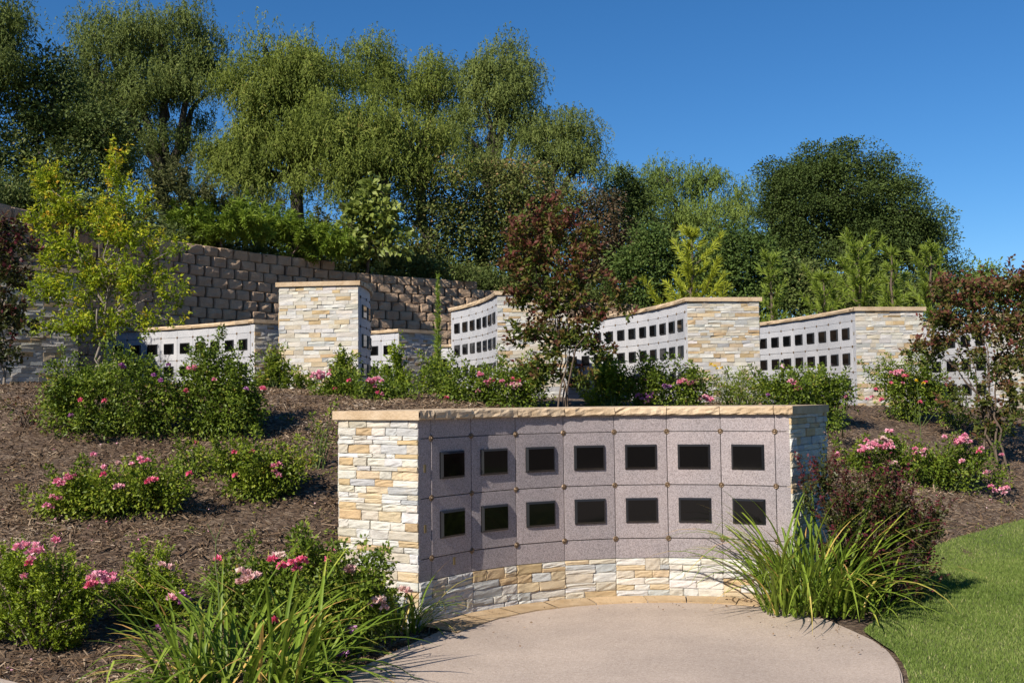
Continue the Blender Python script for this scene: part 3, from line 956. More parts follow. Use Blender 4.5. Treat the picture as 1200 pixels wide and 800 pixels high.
def vase():
    D = 17.5; top = at(917.5, 421.5, D); bot = at(917.5, 446, D)
    root = empty('memorial_vase', bot, 'slim dark vase with a pink and white band fixed before the wall under the pines', 'vase')
    bm = bmesh.new(); n = 12; H = top[2] - bot[2]
    def lathe(prof, mat, name):
        bm = bmesh.new(); rings = []
        for rr, z in prof: rings.append([bm.verts.new((rr * math.cos(6.2832 * i / n), rr * math.sin(6.2832 * i / n), z)) for i in range(n)])
        for a, b in zip(rings, rings[1:]):
            for i in range(n): bm.faces.new((a[i], a[(i + 1) % n], b[(i + 1) % n], b[i]))
        bm.faces.new(rings[-1]); bm.faces.new(rings[0][::-1])
        me = bpy.data.meshes.new(name); bm.to_mesh(me); bm.free(); me.materials.append(MATS[mat]); link(name, me, root)
    lathe([(.020, 0), (.030, .02), (.030, H * .55), (.026, H * .60)], 'polished_black', 'body')
    lathe([(.027, H * .60), (.029, H * .62), (.029, H * .80), (.027, H * .82)], 'vase_band', 'band')
    lathe([(.027, H * .82), (.030, H * .84), (.026, H)], 'polished_black', 'cap')
m, nt, bs, out = newmat('vase_band')
bs.inputs['Base Color'].default_value = (.62, .38, .48, 1); bs.inputs['Roughness'].default_value = .5
vase()
# ------------------------------------------------------------------ plants
def rand_dirs(r, n, zmin=-1.0):
    z = r.uniform(zmin, 1, n); a = r.uniform(0, 2 * np.pi, n); q = np.sqrt(1 - z * z)
    return np.stack([q * np.cos(a), q * np.sin(a), z], 1)

def lobe_c(lobe, D):
    px, py, rx, ry = lobe[:4]
    dd = lobe[4] if len(lobe) > 4 else 0.0
    s = (D + dd) / F
    return at(px, py, D + dd), np.array([rx * s, min(rx, 1.25 * ry) * s * .9, ry * s])

def limb(tb, a, b, ra, rb, r, sag=.0, n=6, wob=.04):
    t = np.linspace(0, 1, n)[:, None]
    P = a + (b - a) * t
    L = np.linalg.norm(b - a)
    P[1:-1] += r.normal(0, wob * L, (n - 2, 3))
    P[:, 2] += sag * L * (np.sin(np.pi * t[:, 0]))
    tb.tube(P, np.linspace(ra, rb, n), 6)

def clumps_in_lobes(r, lobes, D, dens, zmin=-.75, shell=.5):
    C, O, R_ = [], [], []
    for lb in lobes:
        c, R = lobe_c(lb, D)
        k = lb[5] if len(lb) > 5 else 1.0
        n = max(3, int(dens * k * lb[2] * lb[3] / 100))
        d = rand_dirs(r, n, zmin)
        f = shell + (1 - shell) * r.random(n) ** .45
        inn = r.random(n) < .22
        f[inn] = r.uniform(.05, .55, inn.sum())
        f *= 1 + r.normal(0, .09, n)
        C.append(c + d * R * f[:, None]); O.append(d); R_.append(np.tile(c, (n, 1)))
    return np.concatenate(C), np.concatenate(O), np.concatenate(R_)

def tree(name, label, cat, base, D, lobes, mat, style, seed, dens=1.0, clump=.5, K=40, L=.1, W=.05, bark='bark_dark', trunk_r=.18,
         fork=.45, group='trees on the hillside', tip_tone=.0, trunk_top=None, lean=0.0, draw_twigs=.5, stems=1, zmin=-.75, shell=.5, flat=.65, trunk_name='trunk', crown_name='crown'):
    """a tapered trunk with limbs to every lobe of the crown, twigs to the leaf clumps, and separate leaves"""
    r = np.random.default_rng(seed)
    base = np.asarray(base, float)
    root = empty(name, base, label, cat, group)
    C, O, LC = clumps_in_lobes(r, lobes, D, dens, zmin, shell)
    fc = None
    lc = np.array([lobe_c(l, D)[0] for l in lobes])
    tb = TB()
    top = np.array(trunk_top) if trunk_top is not None else np.array([lc[:, 0].mean() * .6 + base[0] * .4, lc[:, 1].mean(), base[2] + (lc[:, 2].max() - base[2]) * fork])
    forks = []
    for k in range(stems):
        o1 = r.normal(0, .12 * (stems > 1), 3) * [1, 1, 0]; o2 = r.normal(0, .10 * abs(top[2] - base[2]) * (stems > 1), 3) * [1, 1, .3]
        a = base + o1 - [0, 0, .08]; bq = top + o2
        limb(tb, a, bq, trunk_r, trunk_r * .6, r, n=8, wob=.02)
        forks.append(bq)
    forks = np.array(forks)
    for c in lc:
        fk = forks[np.argmin(np.linalg.norm(forks - c, axis=1))]
        limb(tb, fk, c, trunk_r * .5, trunk_r * .14, r, sag=.08, n=7, wob=.035)
    pick = r.random(len(C)) < draw_twigs
    for c, l in zip(C[pick], LC[pick]):
        limb(tb, l + (c - l) * .1, c, trunk_r * .12, trunk_r * .035, r, sag=.06, n=4, wob=.05)
    me = tb.mesh(trunk_name, bark, base)
    link(trunk_name, me, root)
    n = len(C)
    ct = r.normal(0, .13, n)
    if style == 'clump':
        k = n * K
        off = r.normal(0, 1, (k, 3)); off *= (clump * r.random(k) ** .33 / (np.linalg.norm(off, axis=1) + 1e-6))[:, None]
        off[:, 2] *= flat
        off *= np.repeat(r.uniform(.55, 1.25, n), K)[:, None]
        P = np.repeat(C, K, 0) + off
        Dv = unit(unit(off) * .8 + np.repeat(O, K, 0) * .5 + r.normal(0, .55, (k, 3)) + [0, 0, .1])
        hgt = np.clip(off[:, 2] / (clump * flat), -1, 1)
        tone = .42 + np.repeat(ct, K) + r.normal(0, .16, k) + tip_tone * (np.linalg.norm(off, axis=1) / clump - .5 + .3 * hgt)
        fc = unit(off) * .8 + np.repeat(O, K, 0) * .5 + [0, 0, .35]
        Ls = L * r.uniform(.65, 1.25, k); Ws = W * r.uniform(.7, 1.2, k)
    elif style == 'droop':
        ns = K                      # strands in a clump
        m = 7                       # leaves on a strand
        bo = r.normal(0, 1, (n * ns, 3)); bo *= (clump * r.random(n * ns) ** .42 / (np.linalg.norm(bo, axis=1) + 1e-6))[:, None]
        bo[:, 2] = np.where(bo[:, 2] < 0, bo[:, 2] * .45, bo[:, 2] * .8)
        bo *= np.repeat(r.uniform(.65, 1.25, n), ns)[:, None]
        S0 = np.repeat(C, ns, 0) + bo
        Ld = r.uniform(.3, 1.0, n * ns) * clump * .72
        outv = unit(np.repeat(O, ns, 0) * [1, 1, .2] + r.normal(0, .45, (n * ns, 3)) * [1, 1, .2]) * (Ld * .45)[:, None]
        t = (np.arange(m) + .5) / m
        tt = np.tile(t, n * ns) + r.uniform(-.05, .05, n * ns * m)
        q = lambda A: np.repeat(A, m, 0)
        P = q(S0) + q(outv) * np.sqrt(np.clip(tt, 0, 1))[:, None] + np.stack([0 * tt, 0 * tt, .10 * q(Ld) * np.sin(np.pi * np.clip(tt * 1.6, 0, 1)) - q(Ld) * tt ** 1.35], 1)
        k = len(P)
        Dv = unit(np.array([0, 0, -.55]) + r.normal(0, .55, (k, 3)) + q(outv) * .3)
        tone = .45 + np.repeat(np.repeat(ct, ns), m) + r.normal(0, .15, k) + q(r.normal(0, .09, n * ns))
        fc = q(unit(bo)) * .8 + np.repeat(np.repeat(O, ns, 0), m, 0) * .45 + [0, 0, .3]
        Ls = L * r.uniform(.6, 1.3, k); Ws = W * r.uniform(.7, 1.2, k)
    elif style == 'twig':
        m = K
        tl = clump * r.uniform(.6, 1.4, n)
        dirv = unit(O * [.9, .9, .55] + np.array([0, 0, .85]) + r.normal(0, .22, (n, 3)))
        t = r.random((n, m)) ** .8
        P = C[:, None] + dirv[:, None] * ((t - .45) * tl[:, None])[..., None] + r.normal(0, .012, (n, m, 3))
        for a, dv, l in zip(C, dirv, tl):
            pts_ = np.array([a - dv * l * .6, a, a + dv * l * .5])
            tb2.append((pts_, trunk_r)) if False else None
        k = n * m
        P = P.reshape(-1, 3)
        sd = unit(r.normal(0, 1, (k, 3)))
        Dv = unit(np.repeat(dirv, m, 0) * .55 + sd * .85)
        P = P + sd * .01
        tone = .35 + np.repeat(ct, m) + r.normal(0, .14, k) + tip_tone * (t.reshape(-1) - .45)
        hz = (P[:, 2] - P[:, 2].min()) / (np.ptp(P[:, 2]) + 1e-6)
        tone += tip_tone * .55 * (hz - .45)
        Ls = L * r.uniform(.65, 1.25, k); Ws = W * r.uniform(.75, 1.2, k)
    elif style == 'needle':
        m = K
        dirv = unit(O * [1, 1, .35] + np.array([0, 0, .8]) + r.normal(0, .15, (n, 3)))
        tl = clump * r.uniform(.7, 1.3, n)
        t = r.random((n, m))
        P = (C[:, None] + dirv[:, None] * ((t - .5) * tl[:, None])[..., None]).reshape(-1, 3)
        k = n * m
        sd = unit(r.normal(0, 1, (k, 3)))
        Dv = unit(np.repeat(dirv, m, 0) * 1.0 + sd * .75)
        tone = .38 + np.repeat(ct, m) + r.normal(0, .13, k) + .25 * (t.reshape(-1) - .4)
        Ls = L * r.uniform(.7, 1.2, k); Ws = W * r.uniform(.8, 1.2, k)
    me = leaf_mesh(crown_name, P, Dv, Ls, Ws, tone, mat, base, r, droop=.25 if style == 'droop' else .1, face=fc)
    link(crown_name, me, root)
    return root

HZ = RTOP
def hb(px, D, z=None):
    p = at(px, 300, D); return np.array([p[0], p[1], (HZ - .1) if z is None else z])

PEP = dict(style='droop', clump=.78, K=72, L=.105, W=.036, dens=1.12, draw_twigs=.4, trunk_r=.30, zmin=-.5, shell=.68)
tree('pepper_tree', 'tall grey-green pepper tree second from the left edge, its right side open to the sky', 'tree', hb(205, 31.5), 31.5,
     [(128, 62, 42, 46), (185, 35, 52, 38), (240, 68, 34, 38), (140, 120, 50, 45), (195, 105, 55, 48), (248, 105, 26, 30, 1, .6), (165, 170, 48, 40), (225, 165, 34, 36, 1, .35), (185, 215, 50, 28, 1, .5), (118, 95, 35, 40)],
     'leaf_pepper_cool', seed=101, **PEP)
tree('pepper_tree', 'overhanging pepper branch crown cut off by the top left corner', 'tree', hb(-70, 26), 26,
     [(-5, 25, 34, 30), (-25, 70, 40, 40), (5, 58, 22, 26, 0, .6), (-40, 20, 40, 50)], 'leaf_pepper_cool', seed=102, **PEP)
tree('pepper_tree', 'broad rounded pepper tree with a dark leaning trunk showing below its crown', 'tree', hb(347, 30), 30,
     [(318, 72, 44, 36), (372, 92, 46, 40), (296, 112, 40, 40), (345, 125, 52, 42), (288, 165, 36, 40), (330, 170, 52, 46), (275, 210, 32, 30), (312, 212, 42, 30), (258, 190, 18, 28), (375, 165, 36, 44)],
     'leaf_pepper', seed=103, trunk_top=at(350, 215, 30), **PEP)
tree('pepper_tree', 'drooping dome of a pepper tree in front of the taller ones, left of centre', 'tree', hb(452, 28.6), 28.6,
     [(395, 150, 42, 34), (445, 148, 46, 34), (390, 195, 42, 40), (440, 190, 50, 40), (488, 175, 36, 36), (500, 205, 26, 22), (420, 225, 40, 22, 0, .6)],
     'leaf_pepper', seed=104, trunk_top=at(448, 205, 28.6), **PEP)
tree('pepper_tree', 'pepper tree crown rising behind the drooping dome, with two rounded tops', 'tree', hb(500, 34), 34,
     [(445, 68, 26, 28), (425, 95, 34, 32), (472, 102, 32, 30), (512, 88, 30, 26), (505, 118, 42, 36), (545, 120, 22, 28, 0, .6), (520, 155, 34, 30)],
     'leaf_pepper', seed=105, **PEP)
tree('pepper_tree', 'airy upright pepper tree at the middle with a forked limb against the sky', 'tree', hb(560, 32.5), 32.5,
     [(588, 72, 36, 28), (605, 108, 30, 36), (572, 105, 28, 32), (590, 142, 42, 34), (553, 150, 30, 28, 0, .5), (620, 150, 24, 30, 0, .6), (560, 190, 34, 24)],
     'leaf_pepper_cool', seed=106, **PEP)
tree('pepper_tree', 'arching pepper tree end that hangs over to the right against the sky', 'tree', hb(620, 31.5), 31.5,
     [(662, 152, 40, 22), (692, 178, 20, 26), (640, 172, 32, 28), (675, 195, 30, 22, 0, .7), (625, 195, 26, 26), (650, 150, 22, 14)],
     'leaf_pepper_cool', seed=107, **dict(PEP, dens=1.0))
tree('pepper_tree', 'low wide light green pepper tree between the red-tipped shrubs and the dark oak', 'tree', hb(805, 36, 3.4), 36,
     [(738, 222, 32, 26), (785, 215, 42, 22), (838, 220, 34, 24), (765, 255, 48, 30), (820, 258, 48, 32), (868, 252, 22, 30), (745, 285, 30, 26), (850, 285, 30, 26)],
     'leaf_pepper_far', seed=108, **PEP)

tree('laurel_tree', 'dark bushy laurel at the left below the tall pepper tree', 'tree', hb(70, 27), 27,
     [(58, 92, 40, 34), (22, 125, 42, 46), (75, 150, 56, 40), (28, 190, 44, 46), (92, 205, 50, 42), (118, 165, 34, 40), (10, 230, 36, 30), (65, 235, 50, 28)],
     'leaf_laurel', 'clump', 111, dens=1.9, clump=.66, K=120, L=.12, W=.06, trunk_r=.16, tip_tone=.12)
tree('oak_tree', 'big dark round oak standing alone against the sky at the right', 'tree', hb(985, 34, 3.0), 34,
     [(980, 194, 46, 24), (932, 212, 34, 30), (1032, 214, 32, 30), (908, 246, 24, 30), (965, 235, 60, 42), (1035, 255, 52, 42), (1072, 262, 20, 24), (1092, 290, 18, 30, 1.5), (915, 285, 36, 40), (985, 290, 60, 42), (1060, 305, 46, 40), (1108, 318, 14, 22, 1.5), (1015, 345, 60, 26), (930, 335, 40, 26)],
     'leaf_oak', 'clump', 112, dens=2.5, clump=.76, K=330, L=.088, W=.054, trunk_r=.3, tip_tone=.12, shell=.6, flat=.62)
SU = dict(style='clump', dens=2.1, clump=.62, K=150, L=.10, W=.058, trunk_r=.12, tip_tone=.30, shell=.5)
tree('sumac_shrub', 'large olive sumac shrub with reddish tips filling the middle below the pepper trees', 'shrub', hb(600, 30), 30,
     [(602, 210, 50, 26), (560, 235, 48, 36), (640, 238, 48, 36), (600, 262, 56, 42), (550, 285, 40, 40), (640, 290, 50, 42), (595, 315, 44, 26)], 'leaf_sumac', seed=121, **SU)
tree('sumac_shrub', 'olive sumac shrub with gaps of sky through it, left of the middle one', 'shrub', hb(505, 29), 29,
     [(508, 228, 34, 28), (480, 255, 26, 24, 0, .6), (520, 262, 34, 30, 0, .7), (500, 300, 40, 26), (465, 300, 26, 24), (540, 318, 34, 18)], 'leaf_sumac', seed=122, **SU)
tree('sumac_shrub', 'rusty brown sumac shrub right of the red centre tree', 'shrub', hb(712, 29.5, 4.0), 29.5,
     [(698, 258, 34, 30), (720, 290, 36, 34), (690, 300, 30, 36), (725, 325, 30, 26), (690, 335, 34, 20)], 'leaf_sumac_red', seed=123, **SU)
TY = dict(style='clump', dens=2.4, clump=.58, K=160, L=.10, W=.060, trunk_r=.1, tip_tone=.22, shell=.4)
tree('toyon_shrub', 'small dark upright shrub between the olive sumac and the light green pepper tree', 'shrub', hb(738, 33, 3.8), 33,
     [(738, 225, 22, 26), (730, 250, 20, 26), (748, 255, 18, 24)], 'leaf_oak', seed=131, **TY)
tree('toyon_shrub', 'dark green toyon shrub behind the bright young pine', 'shrub', hb(775, 28, 3.3), 28,
     [(760, 290, 28, 22), (742, 318, 26, 26), (785, 312, 34, 28), (762, 340, 42, 24), (825, 325, 26, 34)], 'leaf_toyon', seed=132, **TY)
tree('toyon_shrub', 'dark green toyon shrub with rusty berries left of the oak', 'shrub', hb(868, 27, 3.0), 27,
     [(855, 290, 34, 24), (885, 305, 28, 26), (845, 325, 34, 30), (885, 340, 34, 26), (862, 358, 40, 20)], 'leaf_toyon', seed=133, **TY)
tree('toyon_shrub', 'brownish green shrub below the oak and behind the young pines', 'shrub', hb(945, 27, 2.9), 27,
     [(930, 325, 30, 22), (955, 345, 36, 24), (915, 355, 26, 22), (995, 355, 30, 18), (1045, 352, 34, 20), (1090, 350, 28, 20)], 'leaf_laurel', seed=134, **TY)
tree('far_tree', 'hazy green treetop beyond the red tree at the right edge', 'tree', hb(1140, 62, 0.3), 62,
     [(1128, 330, 20, 18), (1152, 322, 22, 14), (1168, 336, 14, 14), (1140, 350, 40, 18)], 'leaf_pepper_far', 'clump', 141, dens=3.4, clump=.8, K=70, L=.22, W=.14, trunk_r=.25)
tree('far_tree', 'lowest far treetop at the right edge of the picture', 'tree', hb(1205, 66, 0.3), 66,
     [(1190, 338, 18, 13), (1215, 332, 24, 18), (1200, 355, 36, 16)], 'leaf_pepper_far', 'clump', 142, dens=3.4, clump=.8, K=70, L=.22, W=.14, trunk_r=.25)

# young pines behind the niche walls
def pine(label, px, D, y_top, y_base, w, seed, mat='leaf_pine', dens=1.0, z=None):
    r = np.random.default_rng(seed)
    topP = at(px, y_top, D); bz = terz(topP[0], D) if z is None else z
    base = np.array([topP[0], D, bz - .05])
    root = empty('young_pine', base, label, 'pine', 'young pines behind the niche walls')
    tb = TB(); H = topP[2] - base[2]
    limb(tb, base, topP, .05 + .008 * H, .012, r, n=8, wob=.006)
    s = D / F; P_, D_ = [], []
    zs = np.linspace(.18, .95, max(5, int(H / .36))) + r.normal(0, .012, max(5, int(H / .36)))
    for tz in zs:
        rad = (w * s * (1.05 - tz) ** .7 + .08) * r.uniform(.65, 1.2)
        nb = r.integers(3, 6)
        for a in np.linspace(0, 2 * np.pi, nb, endpoint=False) + r.uniform(0, 3):
            L = rad * r.uniform(.45, 1.3)
            o = base + (topP - base) * tz
            out = np.array([math.cos(a), math.sin(a), 0])
            t = np.linspace(0, 1, 6)[:, None]
            br = o + out * L * t + np.array([0, 0, 1.0]) * L * (.35 * t + .65 * t ** 2)
            tb.tube(br, np.linspace(.016, .005, 6), 4)
            m = int(120 * dens * max(L, .3) / .5)
            tt = r.uniform(.25, 1.02, m)
            p = np.stack([np.interp(tt, t[:, 0], br[:, c]) for c in range(3)], 1)
            dv = unit(out * .7 + np.array([0, 0, .9]) + r.normal(0, .55, (m, 3)))
            P_.append(p); D_.append(dv)
    m = 60; tt = r.uniform(.9, 1.0, m); P_.append(base + (topP - base) * tt[:, None]); D_.append(unit(np.array([0, 0, 1.2]) + r.normal(0, .4, (m, 3))))
    P_ = np.concatenate(P_); D_ = np.concatenate(D_); k = len(P_)
    link('trunk', tb.mesh('trunk', 'bark_brown', base), root)
    link('crown', leaf_mesh('crown', P_, D_,   .20 * r.uniform(.7, 1.25, k), np.full(k, .020), .45 + r.normal(0, .18, k), mat, base, r, fold=.05, droop=.08), root)
pine('bright yellow-green young pine above the long white niche wall', 810, 24.0, 272, 380, 46, 151, 'leaf_pine_bright', 1.2)
pine('slim young pine in the gap between two sunlit stone ends', 903, 23.5, 302, 380, 26, 152)
pine('widest young pine above the stone end below the oak', 1006, 24.5, 288, 380, 58, 153, 'leaf_pine', 1.3)
pine('thin young pine with a bare stem and a tufted top below the oak', 1044, 23.8, 293, 370, 16, 154, 'leaf_pine', .8)
pine('soft grey-green young pine nearest the red tree at the right edge', 1090, 25.5, 292, 380, 36, 155, 'leaf_pine', 1.1)
pine('small low young pine left of the widest one', 965, 23.2, 325, 380, 30, 156)

# greenery on top of the retaining wall
def s_of_px(px):
    best = min(np.linspace(0, RSL[-1], 500), key=lambda s: abs(600 + F * rw(s)[0][0] / rw(s)[0][1] - px))
    return rw(best) + (best,)
def hedge(name, label, px, back, lobes_rel, mat, seed, **kw):
    P, t, nn, sb = s_of_px(px)
    D = P[1] - nn[1] * back
    b = at(px, 300, D); base = np.array([b[0], b[1], RTOP + .03 - drop_at(sb)])
    tree(name, label, kw.pop('cat', 'shrub'), base, D, lobes_rel, mat, kw.pop('style', 'twig'), seed, group='shrubs above the retaining wall', bark=kw.pop('bark', 'bark_brown'), **kw)
HG = dict(dens=9.0, clump=.40, K=80, L=.13, W=.030, trunk_r=.03, tip_tone=.1, zmin=-.8, shell=.25)
hedge('broom_shrub', 'bright green feathery shrub above the left end of the lit blocks', 262, .9, [(222, 258, 26, 18), (258, 262, 30, 24), (292, 268, 24, 26), (240, 276, 30, 14)], 'leaf_hedge', 161, **HG)
hedge('broom_shrub', 'bright green feathery shrub below the dark leaning trunk', 335, .9, [(318, 272, 22, 24), (348, 278, 26, 24), (375, 288, 20, 20), (395, 292, 20, 18)], 'leaf_hedge', 162, **HG)
hedge('dry_shrub', 'thin brownish shrub with sky behind it, above the shaded blocks', 215, 2.6, [(205, 215, 28, 26, 0, .5), (232, 232, 30, 22, 0, .5), (190, 240, 28, 20, 0, .6), (255, 238, 26, 14, 0, .5)], 'leaf_dry', 163, dens=7.0, clump=.45, K=60, L=.11, W=.035, trunk_r=.03, tip_tone=.2)
hedge('dry_shrub', 'sparse grey-green scrub left of the leaning trunk', 300, 3.0, [(285, 238, 24, 14, 0, .6), (312, 246, 22, 12, 0, .6), (385, 262, 22, 16, 0, .7)], 'leaf_dry', 164, dens=7.0, clump=.4, K=60, L=.10, W=.035, trunk_r=.03, tip_tone=.2)
hedge('sycamore_sapling', 'pale large-leaved sapling standing on the retaining wall left of centre', 430, .8, [(434, 226, 13, 16), (440, 246, 22, 16), (418, 262, 22, 18), (452, 268, 26, 18), (412, 288, 22, 18), (440, 292, 30, 18)], 'leaf_sycamore', 165, cat='sapling', style='clump', dens=4.0, clump=.26, K=26, L=.19, W=.14, trunk_r=.05, tip_tone=.25)
hedge('ground_shrub', 'low olive scrub along the wall top right of the pale sapling', 505, .9, [(470, 308, 22, 10), (500, 312, 26, 12), (535, 320, 24, 10)], 'leaf_laurel', 166, style='clump', dens=6.0, clump=.3, K=55, L=.09, W=.05, trunk_r=.03, tip_tone=.3)
hedge('ground_shrub', 'low olive scrub on the wall top behind the red centre tree', 610, .9, [(575, 325, 22, 10), (605, 330, 26, 12), (640, 336, 26, 10), (675, 340, 22, 10)], 'leaf_laurel', 167, style='clump', dens=6.0, clump=.3, K=55, L=.09, W=.05, trunk_r=.03, tip_tone=.3)
hedge('ground_shrub', 'dark low shrub at the far left above the retaining wall', 60, 1.0, [(15, 238, 28, 16), (60, 248, 34, 18), (105, 252, 30, 16), (150, 258, 30, 14)], 'leaf_laurel', 168, style='clump', dens=5.0, clump=.3, K=60, L=.09, W=.045, trunk_r=.03, tip_tone=.2)

def scrub():
    """low tangled ground cover on the hillside just behind the retaining wall and up the right-hand bank"""
    r = np.random.default_rng(169)
    C = []
    n = 1500
    S = r.uniform(0, RSL[-1] - .5, n); back = .30 + r.gamma(1.6, 1.0, n)
    for s_, b_ in zip(S, back):
        P, t, nn = rw(s_)
        q = P - nn * (b_ + .25)
        C.append((q[0], q[1], RTOP - drop_at(s_) + r.uniform(-.02, .42)))
    for _ in range(1100):
        x = r.uniform(2.5, 14.5); y = r.uniform(21.5, 29)
        C.append((x, y, terz(x, y) + r.uniform(.05, .7)))
    C = np.array(C); n = len(C); K = 85
    off = r.normal(0, 1, (n * K, 3)); off *= (.36 * r.random(n * K) ** .4 / np.linalg.norm(off, axis=1))[:, None]
    P = np.repeat(C, K, 0) + off
    Dv = unit(unit(off) * .6 + r.normal(0, .5, (n * K, 3)) + [0, 0, .4])
    tone = .42 + np.repeat(r.normal(0, .17, n), K) + r.normal(0, .15, n * K)
    o = link('scrub', leaf_mesh('scrub', P, Dv, .10 * r.uniform(.6, 1.3, n * K), .034 * r.uniform(.7, 1.3, n * K), tone, 'leaf_laurel', (0, 0, 0), r, face=unit(off) + [0, -.2, .5]))
    tag(o, 'tangled low green scrub covering the hillside ground behind the walls', 'scrub', kind='stuff')
scrub()

def belt():
    """the line of trees across the way behind the photographer, mirrored in the polished plaques"""
    r = np.random.default_rng(190)
    n = 900; x = r.uniform(-50, 50, n); y = -38 - r.random(n) * 6 - np.abs(x) * .02; h = 7.5 + 1.8 * np.sin(x * .45) + 1.2 * np.sin(x * 1.1 + 1)
    C = np.column_stack([x, y, h * r.random(n) ** .7 - .3]); K = 60
    off = r.normal(0, 1, (n * K, 3)); off *= (1.3 * r.random(n * K) ** .4 / np.linalg.norm(off, axis=1))[:, None]
    P = np.repeat(C, K, 0) + off; Dv = unit(off + r.normal(0, .6, off.shape))
    tone = .4 + np.repeat(r.normal(0, .15, n), K) + r.normal(0, .15, n * K)
    o = link('tree_belt', leaf_mesh('tree_belt', P, Dv, r.uniform(.35, .6, n * K), r.uniform(.2, .34, n * K), tone, 'leaf_oak', (0, 0, 0), r, face=unit(off)))
    tag(o, 'far dark belt of trees mirrored in the black plaques', 'trees', kind='stuff')
belt()

# ---- garden trees with several stems
def gbase(px, D, dz=0.0):
    p = at(px, 400, D); return np.array([p[0], D, terz(p[0], D) + dz])
GT = 'young garden trees'
tree('yellow_tree', 'young yellow-green tree with orange tips in front of the left wall', 'tree', gbase(128, 13.0), 13.0,
     [(58, 215, 16, 30), (70, 245, 20, 28), (45, 262, 16, 20), (137, 200, 12, 26), (140, 235, 16, 24), (165, 240, 10, 18, 0, .8), (115, 262, 24, 22), (150, 280, 32, 24), (72, 295, 32, 28), (205, 292, 22, 10, 0, .7), (55, 340, 30, 26), (110, 335, 34, 30), (160, 325, 32, 28), (205, 345, 20, 20, 0, .6), (38, 385, 28, 14, 0, .5), (95, 385, 34, 26, 0, .8), (150, 378, 32, 24, 0, .7), (195, 375, 20, 10, 0, .5)],
     'leaf_yellow', 'twig', 171, dens=7.4, clump=.26, K=25, L=.062, W=.026, bark='bark_grey', trunk_r=.019, stems=5, group=GT, tip_tone=.45, draw_twigs=.8, zmin=-.8, shell=.2, fork=.35)
tree('crape_myrtle', 'dark red and green crape myrtle in the middle behind the near wall', 'tree', gbase(652, 10.6), 10.6,
     [(612, 280, 22, 26), (648, 270, 20, 30), (686, 290, 18, 24, 0, .8), (630, 312, 30, 28), (672, 322, 28, 26), (724, 345, 10, 16), (738, 362, 9, 12, 0, .8), (612, 348, 22, 20), (650, 355, 32, 24), (690, 375, 26, 18, 0, .8), (618, 392, 22, 18, 0, .9), (662, 400, 32, 22), (700, 412, 20, 18, 0, .7), (640, 432, 26, 16, 0, .8), (680, 445, 26, 16, 0, .7), (598, 312, 10, 22), (650, 245, 6, 14), (613, 255, 7, 14), (690, 272, 7, 16), (634, 258, 6, 12)],
     'leaf_crape', 'twig', 172, dens=5.4, clump=.24, K=25, L=.060, W=.034, bark='bark_brown', trunk_r=.014, stems=4, group=GT, tip_tone=.52, draw_twigs=.7, zmin=-.8, shell=.15, fork=.4)
tree('crape_myrtle', 'wide reddish crape myrtle cut off by the right edge', 'tree', gbase(1160, 11.6), 11.6,
     [(1112, 345, 22, 26), (1145, 348, 22, 24), (1180, 338, 22, 24), (1205, 340, 26, 28), (1108, 380, 24, 24), (1148, 385, 34, 24), (1192, 380, 30, 28), (1075, 408, 18, 14, 0, .7), (1098, 412, 26, 16, 0, .8), (1150, 425, 34, 22, 0, .6), (1195, 425, 28, 26, 0, .8), (1140, 465, 32, 22, 0, .5), (1185, 475, 28, 30, 0, .8), (1165, 505, 30, 16, 0, .8)],
     'leaf_crape_red', 'twig', 173, dens=5.2, clump=.24, K=25, L=.060, W=.032, bark='bark_brown', trunk_r=.015, stems=6, group=GT, tip_tone=.7, draw_twigs=.7, zmin=-.8, shell=.15, fork=.4)
tree('crape_myrtle', 'dark maroon crape myrtle cut off by the left edge', 'tree', gbase(-12, 11.3), 11.3,
     [(8, 278, 18, 24), (26, 290, 14, 20, 0, .6), (-15, 300, 26, 36), (12, 325, 22, 26), (-10, 365, 30, 32), (14, 375, 20, 24, 0, .8), (2, 415, 22, 22, 0, .7)],
     'leaf_plum', 'twig', 174, dens=6.0, clump=.21, K=22, L=.062, W=.034, bark='bark_grey', trunk_r=.018, stems=3, group=GT, tip_tone=.5, draw_twigs=.7, zmin=-.8, shell=.15, fork=.4)

# ------------------------------------------------------------------ blooms
def bloom_mesh(name, mat, seed, heads, spread, rad):
    r = np.random.default_rng(seed)
    P, Dv, T = [], [], []
    for h in range(heads):
        c = np.zeros(3) if heads == 1 else r.normal(0, 1, 3) * [spread, spread, spread * .6]
        n = 26
        d = rand_dirs(r, n, -.15)
        P.append(c + d * rad * .25); Dv.append(unit(d + r.normal(0, .2, (n, 3)))); T.append(np.full(n, r.uniform(.25, .75)) + r.normal(0, .16, n))
    P = np.concatenate(P); Dv = np.concatenate(Dv); T = np.concatenate(T); k = len(P)
    return leaf_mesh(name, P, Dv, rad * r.uniform(.75, 1.15, k), rad * r.uniform(.7, 1.0, k), T, mat, (0, 0, 0), r, fold=.4, droop=.0)
BL = {}
for key, mat in (('pink', 'petal_pink'), ('hot', 'petal_hot'), ('faded', 'petal_faded'), ('purple', 'petal_purple'), ('yellow', 'petal_yellow')):
    BL[key + '1'] = [bloom_mesh('bloom', mat, 900 + i, 1, .0, .027) for i in range(2)]
    BL[key + '2'] = [bloom_mesh('bloom_cluster', mat, 910 + i, 3, .020, .028) for i in range(2)]
    BL[key + '3'] = [bloom_mesh('bloom_cluster', mat, 920 + i, 8, .037, .029) for i in range(2)]
BR = np.random.default_rng(77)
